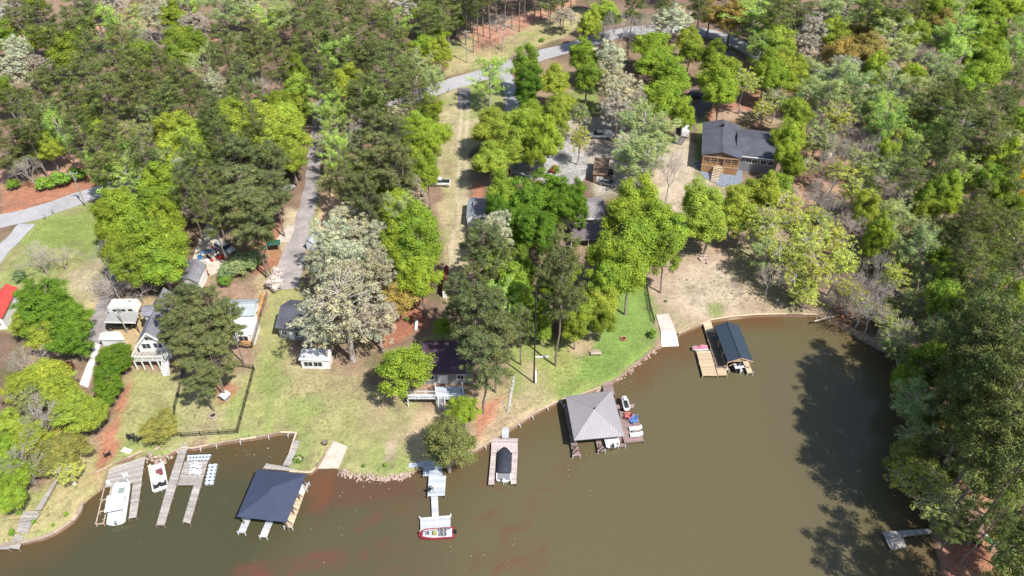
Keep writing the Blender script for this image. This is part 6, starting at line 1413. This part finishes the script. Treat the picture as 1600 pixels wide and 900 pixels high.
def jetski(label, p, rz, cover=None, m=M_WHITEP):
    root = thing('jet_ski', label, 'jet ski', group='jet skis'); hull(root, 2.9, 1.1, .45, m, z0=-.05, bow=.5, sq=.2)
    b = MB(); b.loft([[(x, -w2, z-.15), (x, -w2*.7, z), (x, w2*.7, z), (x, w2, z-.15)] for x, w2, z in ((-1.2, .3, .5), (-.6, .28, .68), (.1, .25, .72), (.3, .3, .62))]); b.build('saddle', M_BLACK, root, world=False)
    b = MB(); b.loft([[(x, -w2, .4), (x, -w2*.6, z), (x, w2*.6, z), (x, w2, .4)] for x, w2, z in ((.25, .35, .8), (.7, .38, .82), (1.3, .2, .55))]); b.build('hood', cover or m, root, world=False)
    b = MB(); b.tube((.35, -.38, .95), (.35, .38, .95), .03); b.tube((.5, 0, .7), (.35, 0, .95), .05); b.build('handlebar', M_BLACK, root, world=False)
    if cover: b = MB(); b.loft([[(x, -w2, .45), (x, -w2*.6, z), (x, w2*.6, z), (x, w2, .45)] for x, w2, z in ((-1.35, .4, .6), (-.8, .5, .85), (-.2, .5, .95), (.2, .45, .8))]); b.build('cover', cover, root, world=False)
    put(root, p, rz)
jetski('jet ski with a pink cover moored at the tan L-shaped dock', Z(1093.5, 546, .35), math.radians(185), mat('pink_canvas', (.60, .20, .28), .7), M_WHITEP)
jetski('white jet ski lifted beside the small mauve side dock', Z(977, 631, 1.0), math.radians(95))

# ------------------------------------------------------------------ chairs, loungers, tables
def adirondack(label, p, rz, m, s=1.0, group=None):
    root = thing('deck_chair', label, 'chair', group=group)
    b = MB(); [b.box((.02+.11*i, 0, .36-.02*i), (.09, .5, .025)) for i in range(5)]; b.build('seat', m, root, world=False)
    b = MB(); [b.bar((-.05, y*1.0, .3), (-.32, y*1.25, .98-.4*abs(y)), .09, .02) for y in (-.22, -.11, 0, .11, .22)]; b.build('backrest', m, root, world=False)
    for y in (-.33, .33):
        b = MB(); b.box((.15, y, .56), (.7, .12, .03)); b.build('armrest', m, root, world=False)
        for x in (-.2, .42): b = MB(); b.box((x, y*.93, .28), (.07, .04, .55)); b.build('leg', m, root, world=False)
    root.scale = (s, s, s); return put(root, p, rz)
mp = lambda n, c: mat('plastic_'+n, c, .45, var=.03)
G4 = 'white chairs on the H shaped dock'
W4 = {0: 'white chair on the H shaped dock, back left of four', 1: 'white chair on the H shaped dock, back right of four', 2: 'white chair on the H shaped dock, front left of four', 3: 'white chair on the H shaped dock, front right of four'}
for i, (x, y, r_) in enumerate(((304, 729.5, 200), (310, 730.5, -20), (302.5, 740, 190), (309, 741, -10))): adirondack(W4[i], Z(x, y, .57), math.radians(r_), M_WHITEP, 1.15, G4)
adirondack('red slatted chair on the mauve sun deck', Z(983, 653.5, .57), math.radians(170), mp('red', (.62, .14, .13)), 1.5); adirondack('blue slatted chair beside the red one on the mauve sun deck', Z(991, 659, .57), math.radians(215), mp('blue', (.11, .25, .60)), 1.5)
def lounger(label, p, rz, m, group):
    root = thing('sun_lounger', label, 'sun lounger', group=group)
    b = MB(); b.box((.25, 0, .32), (1.35, .65, .08)); b.build('seat', m, root, world=False); b = MB(); b.bar((-.42, 0, .34), (-.95, 0, .72), .65, .07); b.build('backrest', m, root, world=False)
    for x in (-.35, .85):
        for y in (-.26, .26): b = MB(); b.box((x, y, .15), (.06, .06, .3)); b.build('leg', m, root, world=False)
    root.scale = (1.1, 1.15, 1.1); return put(root, p, rz)
lounger('white sun lounger on the mauve sun deck nearer the chairs', Z(992.5, 671.5, .57), math.radians(186), M_WHITEP, 'white loungers on the mauve sun deck'); lounger('white sun lounger nearest the front edge of the mauve sun deck', Z(994, 681, .57), math.radians(184), M_WHITEP, 'white loungers on the mauve sun deck')
root = thing('side_table', 'small grey table between the two white sun loungers', 'table'); b = MB(); b.tube((0, 0, .42), (0, 0, .46), .28, n=14); b.build('tabletop', M_SIDG, root, world=False); b = MB(); b.tube((0, 0, 0), (0, 0, .42), .05); b.build('leg', M_SIDG, root, world=False); put(root, Z(990, 676, .57))
adirondack('black folding chair on the bluish grey angled dock', Z(673, 767.5, .74), math.radians(140), M_BLACK, 1.1)
adirondack('dark chair at the front of the broad weathered dock', Z(196, 745, .57), math.radians(30), M_WHITEP, .9)['label'] = 'lone white chair at the middle of the broad weathered dock'
bk = thing('cooler', 'white round tub on the left corner of the broad weathered dock', 'tub'); b = MB(); b.tube((0, 0, 0), (0, 0, .4), .25, .3, 14); b.build('tub', M_WHITEP, bk, world=False); b = MB(); b.tube((0, 0, .4), (0, 0, .45), .31, n=14); b.build('lid', M_WHITEP, bk, world=False); put(bk, Z(170, 755, .57))
# bench on the green lawn
def bench(label, px, py, rz, m, s=1, name='park_bench'):
    root = thing(name, label, 'bench'); b = MB(); [b.box((0, -.18+.13*i, .46), (1.8, .11, .04)) for i in range(4)]; b.build('seat', m, root, world=False)
    b = MB(); [b.box((0, .30+.03*i, .6+.14*i), (1.8, .03, .1)) for i in range(3)]; b.build('backrest', m, root, world=False)
    for x in (-.8, .8): b = MB(); b.box((x, 0, .22), (.07, .5, .44)); b.build('leg', m, root, world=False)
    root.scale = (s, s, s); put(root, P(px, py), rz)
bench('pale wooden bench standing on the bright green lawn', 931, 555, 0.02, mat('pale_bench_wood', (.50, .40, .34), .8), 1.05)
def log(name, label, cat, a, c, r_, m):
    pa, pc = P(*a, r_), P(*c, r_); root = thing(name, label, cat, (pa.x, pa.y, pa.z-r_)); b = MB(); b.tube(pa, pc, r_, r_*.9, 10); b.build('trunk', m, root); 
    b = MB(); b.tube(pc, pc+(pc-pa).normalized()*.02, r_*.7, n=10); b.build('end', M_TAN, root)
log('drain_pipe', 'white corrugated pipe lying on the red mulch beside the purple roofed house'.replace('purple', 'plum'), 'pipe', (651, 501), (649.5, 516), .32, M_WHITE)
log('felled_log', 'grey log lying on the lawn left of the tall lakeside pine', 'log', (836, 558), (858, 557), .18, M_WOODP)
log('drain_pipe', 'white pipe lying at the foot of the tall dark pole', 'pipe', (837, 580), (837, 598), .14, M_WHITE)
# stepping line of white stones on the right of the plum house
b = MB()
for i in range(26):
    t = i/25; p = P(803-9*t+rnd.uniform(-.8, .8), 590+52*t, .07); b.box(p, (rnd.uniform(.25, .5), .35, .12), rnd.random(), rnd.uniform(.6, 1.1))
tag(b.build('stone_edging', tmat('grey_stone', (.5, .48, .45))), 'line of white stones across the tan bank left of the lone dark pole', 'stone edging')
# dog house on red mulch
root = thing('dog_house', 'small white-roofed dog house on the red mulch in the fenced yard', 'dog house'); body(root, 'wall', [(-.6, 0), (-.6, .8), (0, 1.1), (.6, .8), (.6, 0)], 1.3, M_SIDG, inset=.01)
b = MB(); [b.box((s*.36, 0, 1.02), (.95, 1.5, .05), 0, 1, s*.45) for s in (-1, 1)]; b.build('roof', M_WHITE, root, world=False); b = MB(); b.box((0, -.66, .35), (.5, .02, .6)); b.build('opening', M_BLACK, root, world=False); put(root, P(352, 622), -.5)
def ring(name, label, cat, px, py, r_, m, inner, h=.3, n=14):
    root = thing(name, label, cat); b = MB()
    for i in range(n): a = i*2*math.pi/n; b.box((math.cos(a)*r_, math.sin(a)*r_, h/2), (r_*.4, r_*.42, h), a+math.pi/2, rnd.uniform(.8, 1.1))
    b.build('stone_ring', m, root, world=False); b = MB(); b.tube((0, 0, 0), (0, 0, .06), r_*.9, n=14); b.build('ash', inner, root, world=False); put(root, P(px, py))
ring('fire_pit', 'square pink stone fire pit in the fenced yard', 'fire pit', 333, 650, .55, M_ROCK, M_BLACK); ring('fire_pit', 'small reddish fire pit on the bright green lawn', 'fire pit', 974, 530, .45, mat('rust_brick', (.40, .16, .10), .9), M_RUBBER)
root = thing('planter', 'round dark planter on the lawn beside the concrete boat ramp', 'planter'); b = MB(); b.tube((0, 0, 0), (0, 0, .35), .42, .5, 16); b.build('pot', M_BLACK, root, world=False); b = MB(); b.tube((0, 0, .33), (0, 0, .37), .42, n=16); b.build('soil', M_POST, root, world=False); put(root, P(507.5, 693))
# things on the left bank
root = thing('tarp', 'crumpled white tarp on the bank behind the broad weathered dock', 'tarp'); b = MB(); r = random.Random(4); g = [[(x*.28-.9+r.uniform(-.08, .08), y*.28-.5+r.uniform(-.08, .08), .1+.35*r.random()*(0 < x < 6)*(0 < y < 3)) for x in range(7)] for y in range(4)]
b.add([p for row in g for p in row], [(y*7+x, y*7+x+1, y*7+x+8, y*7+x+7) for y in range(3) for x in range(6)]); b.build('cloth', M_WHITE, root, world=False); put(root, P(199, 704), -.4)
for lb, x, y, rz in (('black metal chair on the bank below the olive bush, left of a pair', 205, 686, .3), ('black metal chair on the bank below the olive bush, right of a pair', 215, 691, 1.2), ('dark chair lying near the crumpled white tarp', 170, 714, 2.2)): adirondack(lb, P(x, y), rz, M_BLACK, 1.3)
root = thing('boat_seat', 'white bucket left on the bank at the foot of the boardwalk bushes', 'bucket'); b = MB(); b.tube((0, 0, 0), (0, 0, .45), .22, .28, 12); b.build('bucket', M_WHITEP, root, world=False); b = MB(); b.tube((-.2, 0, .45), (.2, 0, .5), .015); b.build('handle', M_BLACK, root, world=False); root.name = 'bucket'; put(root, P(118, 758))
# kayaks at the bottom right and left
def kayak(label, px, py, rz, m, h=.1):
    root = thing('kayak', label, 'kayak'); rings = []
    for i in range(9):
        t = i/8; k = max(.06, math.sin(math.pi*t)**.7); x = -1.6+3.2*t; rings.append([(x, -.36*k, .15), (x, -.2*k, 0), (x, .2*k, 0), (x, .36*k, .15), (x, .22*k, .3), (x, -.22*k, .3)])
    b = MB(); b.loft(rings); b.build('hull', m, root, world=False); b = MB(); b.box((-.1, 0, .3), (.8, .36, .04)); b.build('cockpit', M_BLACK, root, world=False); put(root, P(px, py, h), rz)
kayak('white kayak lying on the red bank at the bottom right', 1550, 845, -.9, M_WHITEP); kayak('green kayak beside the white one on the red bank at the bottom right', 1556, 851, -.7, mp('green', (.03, .25, .13)))
kayak('blue kayak on the concrete apron beside the car', 325, 393, .5, mp('kblue', (.08, .25, .55)))
# steps, trampolines, satellite-like bits around the yards
root = thing('trampoline', 'round black trampoline below the upper road among leafy trees', 'trampoline'); b = MB(); b.tube((0, 0, .85), (0, 0, .88), 1.9, n=24); b.build('mat', M_BLACK, root, world=False)
b = MB(); [b.bar((math.cos(a)*2, math.sin(a)*2, .87), (math.cos(a+.2618)*2, math.sin(a+.2618)*2, .87), .22, .05) for a in [i*.2618 for i in range(24)]]; b.build('pad', mp('navy', (.03, .05, .12)), root, world=False)
for i in range(6): b = MB(); b.tube((math.cos(i*1.047)*1.95, math.sin(i*1.047)*1.95, 0), (math.cos(i*1.047)*1.95, math.sin(i*1.047)*1.95, .85), .04); b.build('leg', M_CHROME, root, world=False)
put(root, P(1088, 150))
def mailbox(label, px, py):
    root = thing('mailbox', label, 'mailbox', group='mailboxes'); b = MB(); b.bar((0, 0, 0), (0, 0, 1.1), .1); b.build('post', M_POST, root, world=False)
    b = MB(); b.loft([[(x, math.cos(a)*.12, 1.15+max(-.06, math.sin(a)*.14)) for a in [i*.785 for i in range(8)]] for x in (-.28, .28)]); b.build('box', M_CHROME, root, world=False); put(root, P(px, py), .3)
mailbox('mailbox at the left road edge above the lawn', 84, 335); mailbox('mailbox where the asphalt apron meets the upper road', 701, 144); mailbox('second post at the left road corner', 72, 343)
def junk(label, px, py, cols, seed, name='junk_pile'):
    root = thing(name, label, 'junk pile', P(px, py)); r = random.Random(seed)
    for i in range(10):
        b = MB(); c = Vector((r.gauss(0, 1.3), r.gauss(0, 1.1), .3)); s = (r.uniform(.4, 1.3), r.uniform(.3, .9), r.uniform(.3, .7)); 
        if r.random() < .4: b.tube(c, c+Vector((r.uniform(-1, 1), r.uniform(-1, 1), .3)), .2, n=10)
        else: b.box(c, s, r.random()*3)
        b.build(r.choice(('crate', 'barrel', 'bin')), r.choice(cols), root, world=False)
junk('clutter of red, white and blue household things on the concrete apron', 334, 398, [M_WHITEP, red, blue, M_BLACK], 3); junk('clutter of pale and dark things on the gravel behind the bright green trees', 862, 285, [M_WHITEP, M_SIDG, mp('orange', (.6, .2, .05))], 5)
junk('dark clutter beside the brown shed among parked cars', 940, 262, [M_BLACK, M_SIDG, M_WHITEP], 9)
# felled branches by the upper road
b = MB(); r = random.Random(12)
for i in range(260):
    p = P(765+r.gauss(0, 13), 70+r.gauss(0, 6), .1+r.random()*.7); d = Vector((r.gauss(0, 1), r.gauss(0, 1), r.gauss(0, .3))).normalized(); b.tube(p, p+d*r.uniform(.8, 2.6), .05, .02, 4)
tag(b.build('brush_pile', mat('dead_branches', (.50, .32, .25), .9)), 'heap of felled pinkish branches beside the upper road', 'brush pile', kind='stuff')
b = MB()
for i in range(200):
    p = P(170+r.gauss(0, 14), 452+r.gauss(0, 5), .1+r.random()*1.2); d = Vector((r.gauss(0, 1), r.gauss(0, 1), .3)).normalized(); b.tube(p, p+d*r.uniform(.8, 2.4), .05, .02, 4)
tag(b.build('brush_pile', M_TWIG), 'tangle of dead grey branches above the camper trailer', 'brush pile', kind='stuff')
# fallen leafless tree at the bank
for lb, a, c in (('pale fallen trunk leaning over the water at the right end of the seawall', (1272, 502), (1312, 492)), ('fallen trunk across the shaded floor at the right', (1385, 470), (1440, 492))):
    pa, pc = P(*a, .3), P(*c, .5); root = thing('fallen_tree', lb, 'fallen tree', pa); b = MB(); b.tube(pa, pc, .16, .08, 8); b.build('trunk', M_TWIG, root)
    b = MB(); [b.tube(pa.lerp(pc, t), pa.lerp(pc, t)+Vector((r.uniform(-1, 1), r.uniform(-1.5, 1.5), r.uniform(0, 1))), .05, .015, 5) for t in (.1, .3, .4, .55, .7, .8, .9)]; b.build('branch', M_TWIG, root)
# lifebelt-like hoop and pots near the blue boathouse
root = thing('flower_ring', 'ring of green edging plants on the lawn behind the blue roofed boathouse', 'plant ring'); C_, N_, S_ = puffs(np.random.RandomState(2), [np.array([math.cos(a)*.75, math.sin(a)*.75, .15]) for a in [i*.52 for i in range(12)]], np.full(12, .22), 26, .16)
o = bpy.data.objects.new('foliage', leaf_mesh('foliage', C_, N_, S_, .6, M_LEAF)); o.color = (.1, .2, .05, 1); COL.objects.link(o); o.parent = root; b = MB(); b.tube((0, 0, 0), (0, 0, .06), .5, n=12); b.build('soil', M_TAN, root, world=False); put(root, P(466, 718))
# ------------------------------------------------------------------ every tree gets a label of its own
LM = [(189, 780, 'the big white boat'), (290, 760, 'the H shaped dock'), (425, 770, 'the blue roofed boathouse'), (335, 640, 'the fenced tan yard'), (225, 530, 'the steep roofed white house'),
      (195, 485, 'the camper trailer'), (60, 330, 'the left road'), (75, 400, 'the left lawn'), (300, 425, 'the grey shingled garage'), (470, 370, 'the mottled driveway'), (490, 240, 'the narrow upper driveway'),
      (435, 500, 'the slate roofed house'), (690, 555, 'the plum roofed house'), (690, 740, 'the bluish angled dock'), (688, 286, 'the white pickup'), (690, 430, 'the red roofed shed'), (722, 155, 'the dark asphalt apron'),
      (780, 45, 'the upper road verge'), (735, 72, 'the upper utility pole'), (750, 320, 'the long low house'), (925, 350, 'the taupe roof end'), (938, 211, 'the white service truck'), (900, 60, 'the upper road'), (1050, 50, 'the right end of the upper road'),
      (880, 260, 'the gravel yard'), (945, 275, 'the brown shed'), (1150, 230, 'the charcoal roofed house'), (1070, 208, 'the white van'), (1060, 290, 'the sandy drive'), (1100, 450, 'the pinkish beach'), (950, 540, 'the green lawn'),
      (834, 560, 'the tall dark pole'), (1150, 540, 'the dark blue roofed boathouse'), (1290, 495, 'the right end of the seawall'), (1410, 600, 'the shaded right shore'), (1420, 840, 'the dark L-shaped dock'), (1550, 850, 'the kayaks on the bank'),
      (1290, 250, 'the small pink blossom bush'), (0, 0, 'the upper left corner'), (1600, 0, 'the upper right corner'), (200, 0, 'the left part of the top edge'), (500, 0, 'the top edge left of the road'), (1300, 0, 'the top edge right of the road'),
      (1597, 300, 'the golden trees'), (1600, 560, 'the lower right edge'), (1335, 90, 'the orange-brown crowns'), (0, 180, 'the left edge above the road'), (350, 250, 'the dense wood above the garage'), (40, 830, 'the bottom left steps'), (75, 490, 'the big round deep green tree'), (0, 600, 'the left edge'), (107, 572, 'the dark red bush'), (645, 180, 'the white flowering crown')]
ORD = ['first', 'second', 'third', 'fourth', 'fifth', 'sixth', 'seventh', 'eighth', 'ninth', 'tenth', 'eleventh', 'twelfth', 'thirteenth', 'fourteenth', 'fifteenth']
byl = {}
for root, k, (px, py), h in TREES:
    l = sorted(((px-x)**2+1.6*(py-y)**2, n, x, y) for x, y, n in LM)[0]; dx, dy = px-l[2], (py-l[3])*1.2; dd = math.hypot(dx, dy)
    rel = 'beside' if dd < 26 else ('right of' if dx > 0 else 'left of') if abs(dx) > abs(dy) else ('above' if dy < 0 else 'below')
    wd = KIND[k][5]
    root['category'] = KIND[k][4]; byl.setdefault(f'{wd} {rel} {l[1]}', []).append((px, py, root))
GRP = {'feathery tree': 'thin-leaved young trees', 'sparse tree': 'sparse trees with bare limbs', 'pale tree': 'pale budding and blossoming trees', 'pine tree': 'pines in the lakeside wood', 'tree': 'leafy trees around the houses and roads', 'bare tree': 'leafless trees', 'bush': 'bushes'}
for lab, L in byl.items():
    L.sort(key=lambda e: e[0])
    for i, (px, py, root) in enumerate(L):
        if len(L) == 1: root['label'] = lab
        elif len(L) == 2: root['label'] = f"{'left' if i == 0 else 'right'} one of two: {lab}"
        else: root['label'] = f'{ORD[i]} from the left of {len(L)}: {lab}' if i < 15 else lab
        while len(root['label'].split()) > 16: root['label'] = root['label'].replace(' of '+str(len(L))+':', ':').replace(' leafy', '').replace(' with bare limbs', '') if ' with bare limbs' in root['label'] or ':' in root['label'] and ' of '+str(len(L))+':' in root['label'] else ' '.join(root['label'].split()[:16])
        root['group'] = GRP[root['category']]
print('label groups', len(byl), 'max', max(len(v) for v in byl.values()))
